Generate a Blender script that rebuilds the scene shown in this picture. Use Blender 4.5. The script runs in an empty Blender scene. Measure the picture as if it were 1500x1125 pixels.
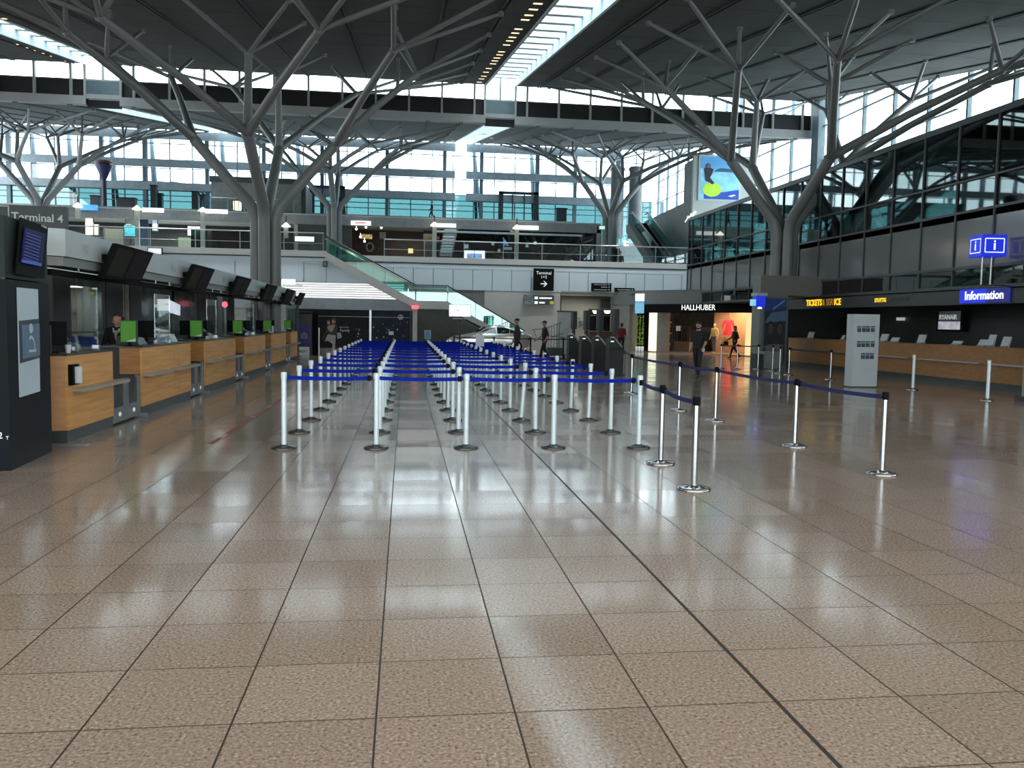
import bpy, bmesh, math, random
import numpy as np
from mathutils import Vector, Matrix
random.seed(7)
C = bpy.context.scene.collection
PI = math.pi

# ------------------------------------------------------------------ camera
EYE = Vector((0, 0, 1.70))
YAW, PITCH, ROLL, FOC = .1269, .0736, .0173, 1235.4      # focal length in pixels of the 1500 px frame
cf = Vector((math.sin(YAW)*math.cos(PITCH), math.cos(YAW)*math.cos(PITCH), -math.sin(PITCH)))
cr0 = Vector((math.cos(YAW), -math.sin(YAW), 0)); cu0 = cr0.cross(cf)
cr = math.cos(ROLL)*cr0 + math.sin(ROLL)*cu0
cu = math.cos(ROLL)*cu0 - math.sin(ROLL)*cr0

def at(u, v, x=None, y=None, z=None):
    """measured point of the photograph -> the place it stands at, on a known wall, floor or depth plane"""
    d = cf + cr*((u-750)/FOC) - cu*((v-562.5)/FOC)
    t = x/d.x if x is not None else (y/d.y if y is not None else (z-EYE.z)/d.z)
    return EYE + d*t

cam_d = bpy.data.cameras.new('camera'); cam = bpy.data.objects.new('camera', cam_d); C.objects.link(cam)
cam_d.sensor_width = 36; cam_d.lens = FOC/1500*36; cam_d.clip_end = 400
m4 = Matrix((cr, cu, -cf)).transposed().to_4x4(); m4.translation = EYE
cam.matrix_world = m4
bpy.context.scene.camera = cam

# ------------------------------------------------------------------ materials
MATS = {}
def lin(c):
    return tuple(((x/12.92) if x <= .04045 else ((x+.055)/1.055)**2.4) for x in c)
def hexc(h):
    return lin(tuple(int(h[i:i+2], 16)/255 for i in (0, 2, 4)))
def mat(name, col, rough=.5, metal=0, emit=0, noise=.12, scale=3.0, spec=.5, stretch=(1, 1, 1), bump=0):
    if name in MATS: return MATS[name]
    m = bpy.data.materials.new(name); m.use_nodes = True; nt = m.node_tree; N = nt.nodes; L = nt.links
    b = N['Principled BSDF']
    c = hexc(col) if isinstance(col, str) else col
    tc = N.new('ShaderNodeTexCoord'); mp = N.new('ShaderNodeMapping'); mp.inputs['Scale'].default_value = stretch
    nz = N.new('ShaderNodeTexNoise'); nz.inputs['Scale'].default_value = scale; nz.inputs['Detail'].default_value = 4
    L.new(tc.outputs['Object'], mp.inputs['Vector']); L.new(mp.outputs['Vector'], nz.inputs['Vector'])
    rp = N.new('ShaderNodeValToRGB')
    rp.color_ramp.elements[0].position = .3; rp.color_ramp.elements[1].position = .7
    rp.color_ramp.elements[0].color = (*[max(0, x*(1-noise)) for x in c], 1)
    rp.color_ramp.elements[1].color = (*[min(1, x*(1+noise)) for x in c], 1)
    L.new(nz.outputs['Fac'], rp.inputs['Fac']); L.new(rp.outputs['Color'], b.inputs['Base Color'])
    b.inputs['Roughness'].default_value = rough; b.inputs['Metallic'].default_value = metal
    b.inputs['Specular IOR Level'].default_value = spec
    if emit:
        L.new(rp.outputs['Color'], b.inputs['Emission Color']); b.inputs['Emission Strength'].default_value = emit
    if bump:
        bp = N.new('ShaderNodeBump'); bp.inputs['Strength'].default_value = bump
        L.new(nz.outputs['Fac'], bp.inputs['Height']); L.new(bp.outputs['Normal'], b.inputs['Normal'])
    MATS[name] = m
    return m
def glass(name, tint, refl=.12, rough=.02, rcol=(1, 1, 1)):
    if name in MATS: return MATS[name]
    m = bpy.data.materials.new(name); m.use_nodes = True; nt = m.node_tree; N = nt.nodes; L = nt.links
    N.remove(N['Principled BSDF']); out = N['Material Output']
    t = N.new('ShaderNodeBsdfTransparent'); t.inputs[0].default_value = (*tint, 1)
    g = N.new('ShaderNodeBsdfGlossy'); g.inputs['Roughness'].default_value = rough; g.inputs[0].default_value = (*rcol, 1)
    fr = N.new('ShaderNodeLayerWeight'); fr.inputs['Blend'].default_value = .25
    mr = N.new('ShaderNodeMapRange'); mr.inputs['To Min'].default_value = refl; mr.inputs['To Max'].default_value = min(1, refl*4+.02)
    L.new(fr.outputs['Fresnel'], mr.inputs['Value'])
    mx = N.new('ShaderNodeMixShader'); L.new(mr.outputs['Result'], mx.inputs[0]); L.new(t.outputs[0], mx.inputs[1]); L.new(g.outputs[0], mx.inputs[2])
    L.new(mx.outputs[0], out.inputs[0]); MATS[name] = m
    return m
def floor_mat():
    m = bpy.data.materials.new('granite_tiles'); m.use_nodes = True; nt = m.node_tree; N = nt.nodes; L = nt.links
    b = N['Principled BSDF']; geo = N.new('ShaderNodeNewGeometry'); sx = N.new('ShaderNodeSeparateXYZ'); L.new(geo.outputs['Position'], sx.inputs[0])
    def mth(op, a, b_=None, c_=None):
        n = N.new('ShaderNodeMath'); n.operation = op
        for i, v in enumerate((a, b_, c_)):
            if v is None: continue
            if isinstance(v, (int, float)): n.inputs[i].default_value = v
            else: L.new(v, n.inputs[i])
        return n.outputs[0]
    T = .599
    fx = mth('DIVIDE', mth('ADD', sx.outputs[0], 1.308+T*100), T); fy = mth('DIVIDE', mth('SUBTRACT', sx.outputs[1], 3.533-T*100), T)
    def joint(f, w):
        r = mth('FRACT', f); d = mth('MINIMUM', r, mth('SUBTRACT', 1.0, r)); return mth('LESS_THAN', d, w/T)
    jx, jy = joint(fx, .0046), joint(fy, .0036)
    thick = mth('LESS_THAN', mth('ABSOLUTE', mth('SUBTRACT', sx.outputs[0], 1.687)), .011)
    jj = mth('MAXIMUM', mth('MAXIMUM', jx, jy), thick)
    cb = N.new('ShaderNodeCombineXYZ'); L.new(mth('FLOOR', fx), cb.inputs[0]); L.new(mth('FLOOR', fy), cb.inputs[1])
    wn = N.new('ShaderNodeTexWhiteNoise'); wn.noise_dimensions = '2D'; L.new(cb.outputs[0], wn.inputs['Vector'])
    n1 = N.new('ShaderNodeTexNoise'); n1.inputs['Scale'].default_value = 62; n1.inputs['Detail'].default_value = 5; n1.inputs['Roughness'].default_value = .62; L.new(geo.outputs['Position'], n1.inputs['Vector'])
    rp = N.new('ShaderNodeValToRGB'); el = rp.color_ramp.elements
    el[0].position = .33; el[0].color = (.11, .085, .066, 1); el[1].position = .70; el[1].color = (.60, .51, .43, 1)
    e = el.new(.44); e.color = (.29, .237, .192, 1); e = el.new(.56); e.color = (.36, .293, .238, 1)
    L.new(n1.outputs['Fac'], rp.inputs['Fac'])
    hs = N.new('ShaderNodeHueSaturation'); L.new(rp.outputs['Color'], hs.inputs['Color'])
    mr = N.new('ShaderNodeMapRange'); mr.inputs['To Min'].default_value = .93; mr.inputs['To Max'].default_value = 1.06
    L.new(wn.outputs['Value'], mr.inputs['Value']); L.new(mr.outputs['Result'], hs.inputs['Value'])
    mx = N.new('ShaderNodeMix'); mx.data_type = 'RGBA'; L.new(jj, mx.inputs['Factor']); L.new(hs.outputs['Color'], mx.inputs['A']); mx.inputs['B'].default_value = (.035, .028, .022, 1)
    L.new(mx.outputs['Result'], b.inputs['Base Color'])
    r2 = N.new('ShaderNodeMapRange'); r2.inputs['To Min'].default_value = .10; r2.inputs['To Max'].default_value = .17
    L.new(wn.outputs['Value'], r2.inputs['Value']); L.new(mth('MAXIMUM', r2.outputs['Result'], mth('MULTIPLY', jj, .6)), b.inputs['Roughness'])
    b.inputs['Specular IOR Level'].default_value = .36
    wv = N.new('ShaderNodeTexNoise'); wv.inputs['Scale'].default_value = 1.6; L.new(geo.outputs['Position'], wv.inputs['Vector'])
    bp = N.new('ShaderNodeBump'); bp.inputs['Strength'].default_value = .03; bp.inputs['Distance'].default_value = .02
    L.new(wv.outputs['Fac'], bp.inputs['Height']); L.new(bp.outputs['Normal'], b.inputs['Normal'])
    return m

M_FLOOR = floor_mat()
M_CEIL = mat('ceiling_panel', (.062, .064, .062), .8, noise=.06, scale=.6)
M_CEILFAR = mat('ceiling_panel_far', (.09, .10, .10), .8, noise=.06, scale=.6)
M_PURLIN = mat('ceiling_rib', (.012, .012, .013), .6)
M_TREE = mat('tree_steel', (.20, .208, .212), .42, noise=.05, scale=1.5)
M_WHITE = mat('white_paint', (.62, .67, .70), .5, noise=.03)
M_FASCIA = mat('roof_fascia', (.36, .37, .37), .6, noise=.04)
M_SKYL = mat('skylight_fascia', (.66, .76, .80), .6, noise=.03)
M_BLACKIN = mat('black_infill', (.006, .006, .007), .6)
M_GREYW = mat('grey_wall', (.33, .345, .335), .6, noise=.04, scale=.7)
M_BEIGEW = mat('stone_wall', (.27, .275, .255), .6, noise=.05, scale=.8)
M_DKWALL = mat('dark_wall', (.045, .05, .05), .55)
M_DARK = mat('dark_coating', (.012, .016, .02), .3, noise=.08)
M_BLACK = mat('black_plastic', (.006, .007, .008), .6, spec=.08)
M_GALP = mat('gallery_panel', (.55, .64, .69), .5, noise=.03, scale=.5)
M_GALF = mat('gallery_fascia', (.46, .47, .46), .55, noise=.03)
M_SEAM = mat('seam', (.05, .06, .065), .6)
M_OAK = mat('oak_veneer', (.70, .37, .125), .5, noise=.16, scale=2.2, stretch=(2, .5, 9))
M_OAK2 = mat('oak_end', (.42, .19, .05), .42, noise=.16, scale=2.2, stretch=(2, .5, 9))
M_PLINTH = mat('plinth_grey', (.055, .066, .07), .4)
M_STEEL = mat('brushed_steel', (.55, .56, .57), .3, .85, noise=.05, scale=8)
M_ALU = mat('anodised_aluminium', (.74, .88, .93), .42, .25, noise=.04, scale=6)
M_CHROME = mat('chrome', (.42, .43, .44), .16, .95, noise=.02)
M_CANOPY = mat('canopy_panel', (.46, .54, .57), .45, noise=.03)
M_CANOPY2 = mat('canopy_band', (.21, .235, .24), .5, noise=.03)
M_BELT = mat('belt_blue', (.002, .018, .34), .8, spec=.15, noise=.08, scale=20)
M_BELTD = mat('belt_navy', (.006, .014, .12), .7, noise=.08, scale=20)
M_BELTB = mat('belt_black', (.008, .009, .014), .7, noise=.08, scale=20)
M_GREEN = mat('green_card', (.10, .36, .035), .5, emit=.05, noise=.05)
M_WEMIT = mat('lit_white', (.95, .97, 1), .5, emit=1.25, noise=.02)
M_LAMP = mat('lamp_glow', (1, .9, .72), .5, emit=3.5, noise=.02)
M_DOWN = mat('downlight_glow', (1, .66, .36), .5, emit=2.2, noise=.05)
M_SCREEN = mat('screen_off', (.008, .009, .010), .5, noise=.1, spec=.1)
M_SCRG = mat('screen_olive', (.026, .029, .020), .6, noise=.1, spec=.08)
M_SCRV = mat('screen_violet', (.022, .018, .028), .6, spec=.08, noise=.2, scale=2, stretch=(1, 1, 9))
M_SCRB = mat('screen_blue', (.008, .010, .055), .5, spec=.1, emit=.35, noise=.35, scale=5, stretch=(1, 3, 14))
M_PAPER = mat('white_print', (.62, .68, .70), .6, noise=.04)
M_POSTER = mat('pale_poster', (.42, .54, .60), .4, emit=.10, noise=.06)
M_BLUEE = mat('blue_sign', (.01, .03, .62), .4, emit=.75, noise=.03)
M_BLUED = mat('blue_sign_dim', (.008, .018, .26), .4, emit=.35, noise=.03)
M_YEL = mat('yellow_letters', (1, .62, .02), .4, emit=1.3, noise=.02)
M_YELD = mat('yellow_letters_dim', (.55, .28, .03), .5, emit=.5, noise=.02)
M_TXTW = mat('white_letters', (.85, .9, .9), .5, emit=.35, noise=.02)
M_TXTG = mat('grey_letters', (.5, .54, .56), .5, noise=.02)
M_GLASS = glass('clear_glass', (.90, .97, .98), .10)
M_GLASSF = glass('facade_glass', (.93, .98, 1.0), .06)
M_GLASSC = glass('cyan_glass', (.19, .32, .335), .08)
M_GLASST = glass('teal_glass', (.15, .27, .275), .14)
M_GLASSD = glass('dark_glass', (.05, .10, .10), .12)
M_GLASSB = glass('balustrade_glass', (.62, .86, .83), .10)
M_PANELR = mat('glazed_panel', (.17, .18, .185), .12, noise=.05, scale=.6, spec=.6)

# ------------------------------------------------------------------ mesh helpers
class B:
    """collects shapes into one mesh"""
    def __init__(s): s.v = []; s.f = []; s.mi = []; s.cur = 0; s.sm = []; s.smooth = False
    def m(s, i): s.cur = i; return s
    def add(s, vs, fs):
        o = len(s.v); s.v += [tuple(p) for p in vs]
        for f in fs: s.f.append([i+o for i in f]); s.mi.append(s.cur); s.sm.append(s.smooth)
        return s
    def box(s, x0, x1, y0, y1, z0, z1):
        if x0 > x1: x0, x1 = x1, x0
        if y0 > y1: y0, y1 = y1, y0
        if z0 > z1: z0, z1 = z1, z0
        return s.hexa([(x0, y0, z0), (x1, y0, z0), (x1, y1, z0), (x0, y1, z0)], [(x0, y0, z1), (x1, y0, z1), (x1, y1, z1), (x0, y1, z1)])
    def hexa(s, a, b):
        n = len(a)
        return s.add(list(a)+list(b), [list(range(n))[::-1], list(range(n, 2*n))]+[[i, (i+1) % n, (i+1) % n+n, i+n] for i in range(n)])
    def prism(s, pts, axis, lo, hi):
        def p3(p, t):
            return {'x': (t, p[0], p[1]), 'y': (p[0], t, p[1]), 'z': (p[0], p[1], t)}[axis]
        return s.hexa([p3(p, lo) for p in pts], [p3(p, hi) for p in pts])
    def tube(s, pts, r, seg=8, cap=True):
        pts = [Vector(p) for p in pts]; n = len(pts)
        rs = [r]*n if isinstance(r, (int, float)) else list(r)
        rings = []; ref = None
        for i, p in enumerate(pts):
            d = (pts[min(i+1, n-1)]-pts[max(i-1, 0)]).normalized()
            if ref is None: ref = d.orthogonal().normalized()
            ref = (ref-d*ref.dot(d))
            ref = ref.normalized() if ref.length > 1e-6 else d.orthogonal().normalized()
            w = d.cross(ref)
            rings.append([p+(ref*math.cos(2*PI*k/seg)+w*math.sin(2*PI*k/seg))*rs[i] for k in range(seg)])
        vs = [q for rg in rings for q in rg]; fs = []
        for i in range(n-1):
            for k in range(seg):
                fs.append([i*seg+k, i*seg+(k+1) % seg, (i+1)*seg+(k+1) % seg, (i+1)*seg+k])
        sm = s.smooth; s.smooth = True; s.add(vs, fs); s.smooth = sm
        if cap: s.add(rings[0], [list(range(seg))[::-1]]); s.add(rings[-1], [list(range(seg))])
        return s
    def lathe(s, prof, c=(0, 0, 0), seg=16):
        vs = []; fs = []; n = len(prof)
        for r, z in prof:
            for k in range(seg): vs.append((c[0]+r*math.cos(2*PI*k/seg), c[1]+r*math.sin(2*PI*k/seg), c[2]+z))
        for i in range(n-1):
            for k in range(seg): fs.append([i*seg+k, i*seg+(k+1) % seg, (i+1)*seg+(k+1) % seg, (i+1)*seg+k])
        fs.append(list(range(seg))[::-1]); fs.append(list(range((n-1)*seg, n*seg)))
        sm = s.smooth; s.smooth = seg > 8; s.add(vs, fs[:-2]); s.smooth = sm
        s.add([vs[i] for i in fs[-2]], [list(range(seg))]); s.add([vs[i] for i in fs[-1]], [list(range(seg))])
        return s
    def ball(s, c, r, seg=10, rings=6, sc=(1, 1, 1)):
        vs = [(c[0], c[1], c[2]-r*sc[2])]; fs = []
        for i in range(1, rings):
            a = -PI/2+PI*i/rings
            for k in range(seg): vs.append((c[0]+r*sc[0]*math.cos(a)*math.cos(2*PI*k/seg), c[1]+r*sc[1]*math.cos(a)*math.sin(2*PI*k/seg), c[2]+r*sc[2]*math.sin(a)))
        vs.append((c[0], c[1], c[2]+r*sc[2]))
        for k in range(seg): fs.append([0, 1+(k+1) % seg, 1+k]); fs.append([len(vs)-1, 1+(rings-2)*seg+k, 1+(rings-2)*seg+(k+1) % seg])
        for i in range(rings-2):
            for k in range(seg): fs.append([1+i*seg+k, 1+i*seg+(k+1) % seg, 1+(i+1)*seg+(k+1) % seg, 1+(i+1)*seg+k])
        sm = s.smooth; s.smooth = True; s.add(vs, fs); s.smooth = sm
        return s
    def quad(s, *p): return s.add(p, [list(range(len(p)))])
    def slab(s, pts, d):
        d = Vector(d); return s.hexa([Vector(p) for p in pts], [Vector(p)+d for p in pts])
    def xf(s, M): s.v = [tuple(M @ Vector(p)) for p in s.v]; return s

def mesh_obj(name, b, mats, parent=None):
    me = bpy.data.meshes.new(name)
    off = Vector((0, 0, 0))
    q = parent
    while q is not None: off += q.location; q = q.parent
    me.from_pydata([Vector(p)-off for p in b.v], [], b.f)
    mats = mats if isinstance(mats, (list, tuple)) else [mats]
    for m_ in mats: me.materials.append(m_)
    for p, i, sm in zip(me.polygons, b.mi, b.sm): p.material_index = i; p.use_smooth = sm
    me.update()
    bm = bmesh.new(); bm.from_mesh(me); bmesh.ops.recalc_face_normals(bm, faces=bm.faces); bm.to_mesh(me); bm.free()
    o = bpy.data.objects.new(name, me); C.objects.link(o)
    if parent is not None: o.parent = parent
    return o
# every part is given in world coordinates; its thing's empty has no rotation while it is built
def part(name, b, mats, parent, label=None):
    o = mesh_obj(name, b, mats, parent)
    if label: o['label'] = label
    return o
def thing(name, label, cat, loc=(0, 0, 0), group=None):
    o = bpy.data.objects.new(name, None); C.objects.link(o); o.location = loc; o.empty_display_size = .1
    o['label'] = label; o['category'] = cat; o['kind'] = 'thing'
    if group: o['group'] = group
    return o
def single(name, b, mats, label, cat, group=None):
    o = mesh_obj(name, b, mats); o['label'] = label; o['category'] = cat; o['kind'] = 'thing'
    if group: o['group'] = group
    return o
def struct(name, b, mats, parent=None):
    o = mesh_obj(name, b, mats, parent)
    if parent is None: o['kind'] = 'structure'
    return o
def dup(root, loc, label, rotz=0, group=None):
    r = root.copy(); C.objects.link(r); r.location = loc; r.rotation_euler = (0, 0, rotz); r['label'] = label
    if group: r['group'] = group
    for ch in list(root.children):
        c = ch.copy(); C.objects.link(c); c.parent = r
        for g in ch.children:
            d = g.copy(); C.objects.link(d); d.parent = c
    return r
def text(name, body, pos, size, mt, parent, right=(1, 0, 0), up=(0, 0, 1), align='LEFT', ext=.004, sx=1.0, bold=0):
    cu_ = bpy.data.curves.new(name, 'FONT'); cu_.body = body; cu_.size = size; cu_.extrude = ext; cu_.align_x = align; cu_.offset = bold
    cu_.align_y = 'CENTER'; cu_.resolution_u = 2
    o = bpy.data.objects.new(name, cu_); C.objects.link(o)
    dg = bpy.context.evaluated_depsgraph_get(); me = bpy.data.meshes.new_from_object(o.evaluated_get(dg))
    bpy.data.objects.remove(o); bpy.data.curves.remove(cu_)
    r_ = Vector(right).normalized(); u_ = Vector(up).normalized(); n_ = r_.cross(u_)
    Mx = Matrix((r_*sx, u_, n_)).transposed().to_4x4(); Mx.translation = Vector(pos)
    off = Vector((0, 0, 0)); q = parent
    while q is not None: off += q.location; q = q.parent
    me.transform(Matrix.Translation(-off) @ Mx)
    me.materials.clear(); me.materials.append(mt)
    o = bpy.data.objects.new(name, me); C.objects.link(o); o.parent = parent
    return o
ORD = ['zeroth', 'first', 'second', 'third', 'fourth', 'fifth', 'sixth', 'seventh', 'eighth', 'ninth', 'tenth', 'eleventh', 'twelfth', 'thirteenth', 'fourteenth', 'fifteenth', 'sixteenth', 'seventeenth', 'eighteenth', 'nineteenth', 'twentieth']

# ================================================================== SETTING
b = B(); b.box(-46, 34, -16, 84, -.2, 0); struct('floor', b, M_FLOOR)

YB, YF = 49.5, 82.0
def zn(y): return 15.28-.162*(YB-y)
def zf(y): return 13.09+.172*(y-YB)
def roof_panel(x0, x1, y0, y1, fn, mt, ribs, cross=2.9):
    b = B(); t = .45
    b.hexa([(x0, y0, fn(y0)), (x1, y0, fn(y0)), (x1, y1, fn(y1)), (x0, y1, fn(y1))], [(x0, y0, fn(y0)+t), (x1, y0, fn(y0)+t), (x1, y1, fn(y1)+t), (x0, y1, fn(y1)+t)])
    b.m(1)
    for x in ribs:
        for dx in (-.07, .07):
            xa, xb = x+dx-.028, x+dx+.028
            b.hexa([(xa, y0, fn(y0)-.05), (xb, y0, fn(y0)-.05), (xb, y1, fn(y1)-.05), (xa, y1, fn(y1)-.05)], [(xa, y0, fn(y0)+.01), (xb, y0, fn(y0)+.01), (xb, y1, fn(y1)+.01), (xa, y1, fn(y1)+.01)])
    y = y0+cross
    while y < y1-.5:
        b.hexa([(x0, y, fn(y)-.004), (x1, y, fn(y)-.004), (x1, y+.025, fn(y+.025)-.004), (x0, y+.025, fn(y+.025)-.004)], [(x0, y, fn(y)+.01), (x1, y, fn(y)+.01), (x1, y+.025, fn(y+.025)+.01), (x0, y+.025, fn(y+.025)+.01)])
        y += cross
    return struct('ceiling', b, [mt, M_PURLIN])
G = [(-37.4, -17.33), (-15.56, 4.5), (6.2, 24.4)]
RIB = [[-34, -30.5, -27.4, -24.2, -21, -18.2], [-14.9, -12.3, -8.9, -5.5, -2.2, 1.2, 3.1], [7.6, 9.6, 12.3, 15.2, 18.1, 21, 23.4]]
for (x0, x1), rb in zip(G, RIB):
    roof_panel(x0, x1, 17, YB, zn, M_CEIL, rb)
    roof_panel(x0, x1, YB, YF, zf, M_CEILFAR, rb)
# roof bay over the photographer's back
roof_panel(-37.4, 24.4, -15, 16.4, lambda y: 10.6+.162*(y-16.4), M_CEIL, [])

# beams, black infill and clerestory windows where the roof steps
kw = 0
for gi, (x0, x1) in enumerate(G):
    b = B(); b.box(x0, x1, YB-.12, YB+.3, 13.09, 13.55)
    xs = [x0+.04]
    first = {0: -17.33-.77, 1: -15.56+.72, 2: 6.2+.72}[gi]
    x = first
    while (x > x0 if gi == 0 else x < x1):
        xs.append(x); x += -1.87 if gi == 0 else 1.87
    xs.append(x1-.04)
    for x in xs: b.box(x-.055, x+.055, YB-.08, YB+.12, 13.55, 15.30)
    struct('trim_%d' % (gi+1), b, M_FASCIA)
    b = B(); b.box(x0, x1, YB+.14, YB+.2, 13.55, 14.44); b.m(1)
    b.box(x0, x1, YB+.10, YB+.22, 14.42, 14.49)
    struct('wall_clerestory', b, [M_BLACKIN, M_SEAM])
    b = B(); b.box(x0, x1, YB+.15, YB+.17, 14.49, 15.30); struct('window_%d' % (gi+1), b, M_GLASSF)
for gi, (x0, x1) in enumerate([(-17.33, -15.56), (4.5, 6.2)]):
    b = B(); b.box(x0+.02, x1-.02, YB-.02, YB+.05, 13.62, 14.40); b.m(1); b.box(x0, x1, YB-.08, YB+.1, 13.42, 13.66); b.box(x0, x1, YB-.05, YB+.1, 14.38, 14.47)
    b.box((x0+x1)/2-.06, (x0+x1)/2+.06, YB, YB+.1, 14.4, 16.2); b.m(2); b.box(x0, x1, YB+.2, YB+.3, 13.0, 13.42); b.m(1); b.box(x0, x1, YB+.3, YB+.36, 13.18, 13.3)
    struct('trim_%d' % (gi+4), b, [mat('gap_panel', (.10, .15, .17), .3), M_FASCIA, M_BLACKIN])
    b = B(); b.box(x0, x1, YB+.15, YB+.17, 14.47, 16.2); struct('window_%d' % (gi+4), b, M_GLASSF)
    # skylight running between the roof panels
    for fn, ya, yb, k in ((zn, 17, YB-.12, 0), (zf, YB+.4, YF, 1)):
        b = B()
        for xa, xb in ((x0-.06, x0+.04), (x1-.04, x1+.06)):
            b.hexa([(xa, ya, fn(ya)-.06), (xb, ya, fn(ya)-.06), (xb, yb, fn(yb)-.06), (xa, yb, fn(yb)-.06)], [(xa, ya, fn(ya)+.72), (xb, ya, fn(ya)+.72), (xb, yb, fn(yb)+.72), (xa, yb, fn(yb)+.72)])
        y = yb-.5
        while y > ya:
            b.hexa([(x0, y-.17, fn(y)+.34), (x1, y-.17, fn(y)+.34), (x1, y+.17, fn(y)+.38), (x0, y+.17, fn(y)+.38)], [(x0, y-.17, fn(y)+.56), (x1, y-.17, fn(y)+.56), (x1, y+.17, fn(y)+.60), (x0, y+.17, fn(y)+.60)])
            y -= 1.55
        struct('trim_%d' % (6+gi*2+k), b, M_SKYL)
        b = B(); b.hexa([(x0, ya, fn(ya)+.70), (x1, ya, fn(ya)+.70), (x1, yb, fn(yb)+.70), (x0, yb, fn(yb)+.70)], [(x0, ya, fn(ya)+.72), (x1, ya, fn(ya)+.72), (x1, yb, fn(yb)+.72), (x0, yb, fn(yb)+.72)])
        struct('window_%d' % (6+gi*2+k), b, M_GLASSF)

# recessed downlights along the roof edges
def on_roof(u, v, k=.162, c=15.28):
    d = cf + cr*((u-750)/FOC) - cu*((v-562.5)/FOC)
    t = (c-k*YB-EYE.z)/(d.z-k*d.y)
    return EYE+d*t
DL = [(1455, 18), (1430, 50), (1405, 82), (1385, 107), (1348, 158), (1330, 180), (1315, 203), (1300, 223), (1283, 245), (1255, 283), (1245, 300), (1230, 317), (1218, 333), (1208, 349), (1185, 375), (1170, 395), (1158, 417), (1145, 432), (1133, 450)]
def downlight(p, label, grp, first):
    if first: return dup(first, p, label, group=grp)
    t = thing('downlight', label, 'light', (0, 0, 0), grp)
    b = B(); b.hexa([(-.17, -.12, -.03), (.17, -.12, -.03), (.17, .12, .01), (-.17, .12, .01)], [(-.17, -.12, .02), (.17, -.12, .02), (.17, .12, .06), (-.17, .12, .06)]); part('frame', b, M_SEAM, t)
    b = B(); b.hexa([(-.14, -.09, -.034), (.14, -.09, -.034), (.14, .09, -.004), (-.14, .09, -.004)], [(-.14, -.09, .01), (.14, -.09, .01), (.14, .09, .03), (-.14, .09, .03)]); part('diffuser', b, M_DOWN, t)
    t.location = p
    return t
d0 = None
for i, (u, v) in enumerate(DL):
    p = on_roof(400+u/3.75, v/3.75)
    lb = 'small warm downlight beside the middle roof skylight, %s in the row from the far end' % ORD[len(DL)-i]
    d0_ = downlight(p, lb, 'downlights beside the middle skylight', d0); d0 = d0 or d0_
DL2 = [(20, 133), (110, 322), (180, 347), (235, 367), (300, 388), (355, 408), (460, 445), (520, 465)]
for i, (u, v) in enumerate(DL2):
    p = on_roof(u/5, v/5)
    downlight(p, 'small warm downlight beside the left roof skylight, %s in the row from the far end' % ORD[len(DL2)-i], 'downlights beside the left skylight', d0)
for i, (u, v) in enumerate([(663.5, 206.5), (709, 197), (720, 202)]):
    p = on_roof(u, v, .172, 13.09)
    downlight(p, ['small warm downlight at far end of middle roof panel', 'small warm downlight on far right roof, farther from the skylight', 'small warm downlight on far right roof beside the skylight edge'][i], 'downlights on the far roof', d0)

# far glass facade
YG = 83.0
b = B(); XW = 34
for u in (14, 150, 213, 304, 387, 472, 567, 651, 705, 787, 842, 905, 970):
    x = at(u, 270, y=YG).x; b.box(x-.17, x+.17, YG-.25, YG+.15, 9.4, 19.4)
x = -44.0
while x < 24.4:
    b.box(x-.045, x+.045, YG-.08, YG+.08, 9.4, 19.4); x += 2.02
for z in (12.35, 12.85, 13.3, 13.85, 15.35, 17.6): b.box(-46, 24.4, YG-.06, YG+.06, z-.035, z+.035)
struct('trim_10', b, mat('facade_frame', (.10, .15, .19), .5))
b = B()
for z0, z1 in ((17.95, 18.7), (15.4, 16.1), (13.3, 14.0)):
    for xa, xb in ((-46, at(667, 215, y=YG).x), (at(683, 215, y=YG).x, 20.5)): b.box(xa, xb, YG-.5, YG-.2, z0, z1)
struct('trim_11', b, mat('facade_band', (.26, .33, .38), .5))
b = B()
for u in (52, 106, 168, 227, 330, 441, 500, 700, 784):
    p = at(u, 290, y=YG+2); p2 = at(u-7, 200, y=YG+2); p3 = at(u+9, 290, y=YG+2)
    for q in (p, p3): b.tube([(q.x, YG+2, 9), (p2.x, YG+2, 20)], .16, 6)
struct('trim_12', b, mat('outer_truss', (.22, .30, .35), .5))
b = B(); b.box(-46, 24.4, YG-.01, YG+.01, 13.85, 19.4); struct('window_10', b, M_GLASSF)
b = B(); b.box(-46, 24.4, YG-.01, YG+.01, 9.4, 13.85); struct('window_11', b, M_GLASSC)
# low distant apron beyond the glass
b = B(); b.box(-120, 120, 90, 240, -.5, 0); struct('ground', b, mat('apron', (.5, .55, .55), .8))

# right outer glass wall with its frame
XO = 24.6
b = B(); y = 12.0
while y < 83:
    b.box(XO-.1, XO+.1, y-.06, y+.06, 5.3, 19.0); y += 2.9
for z in (7.6, 9.6, 11.6, 13.6, 15.6): b.box(XO-.06, XO+.06, 12 if z < 8 else 36, 83, z-.035, z+.035)
b.box(XO-.35, XO+.1, 48.4, 49.2, 5.3, 15.4)
struct('trim_13', b, mat('side_frame', (.16, .22, .25), .5))
b = B(); b.box(XO-.01, XO+.01, 12, 83, 5.3, 19.0); struct('window_12', b, M_GLASSF)
b = B(); b.box(-44, -43.7, -15, 83, 0, 9.5); struct('wall_left', b, mat('left_wall', (.12, .125, .12), .7))
b = B(); b.box(XO, XO+.3, -15, 83, 0, 5.3); struct('wall_right', b, M_DKWALL)

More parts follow.
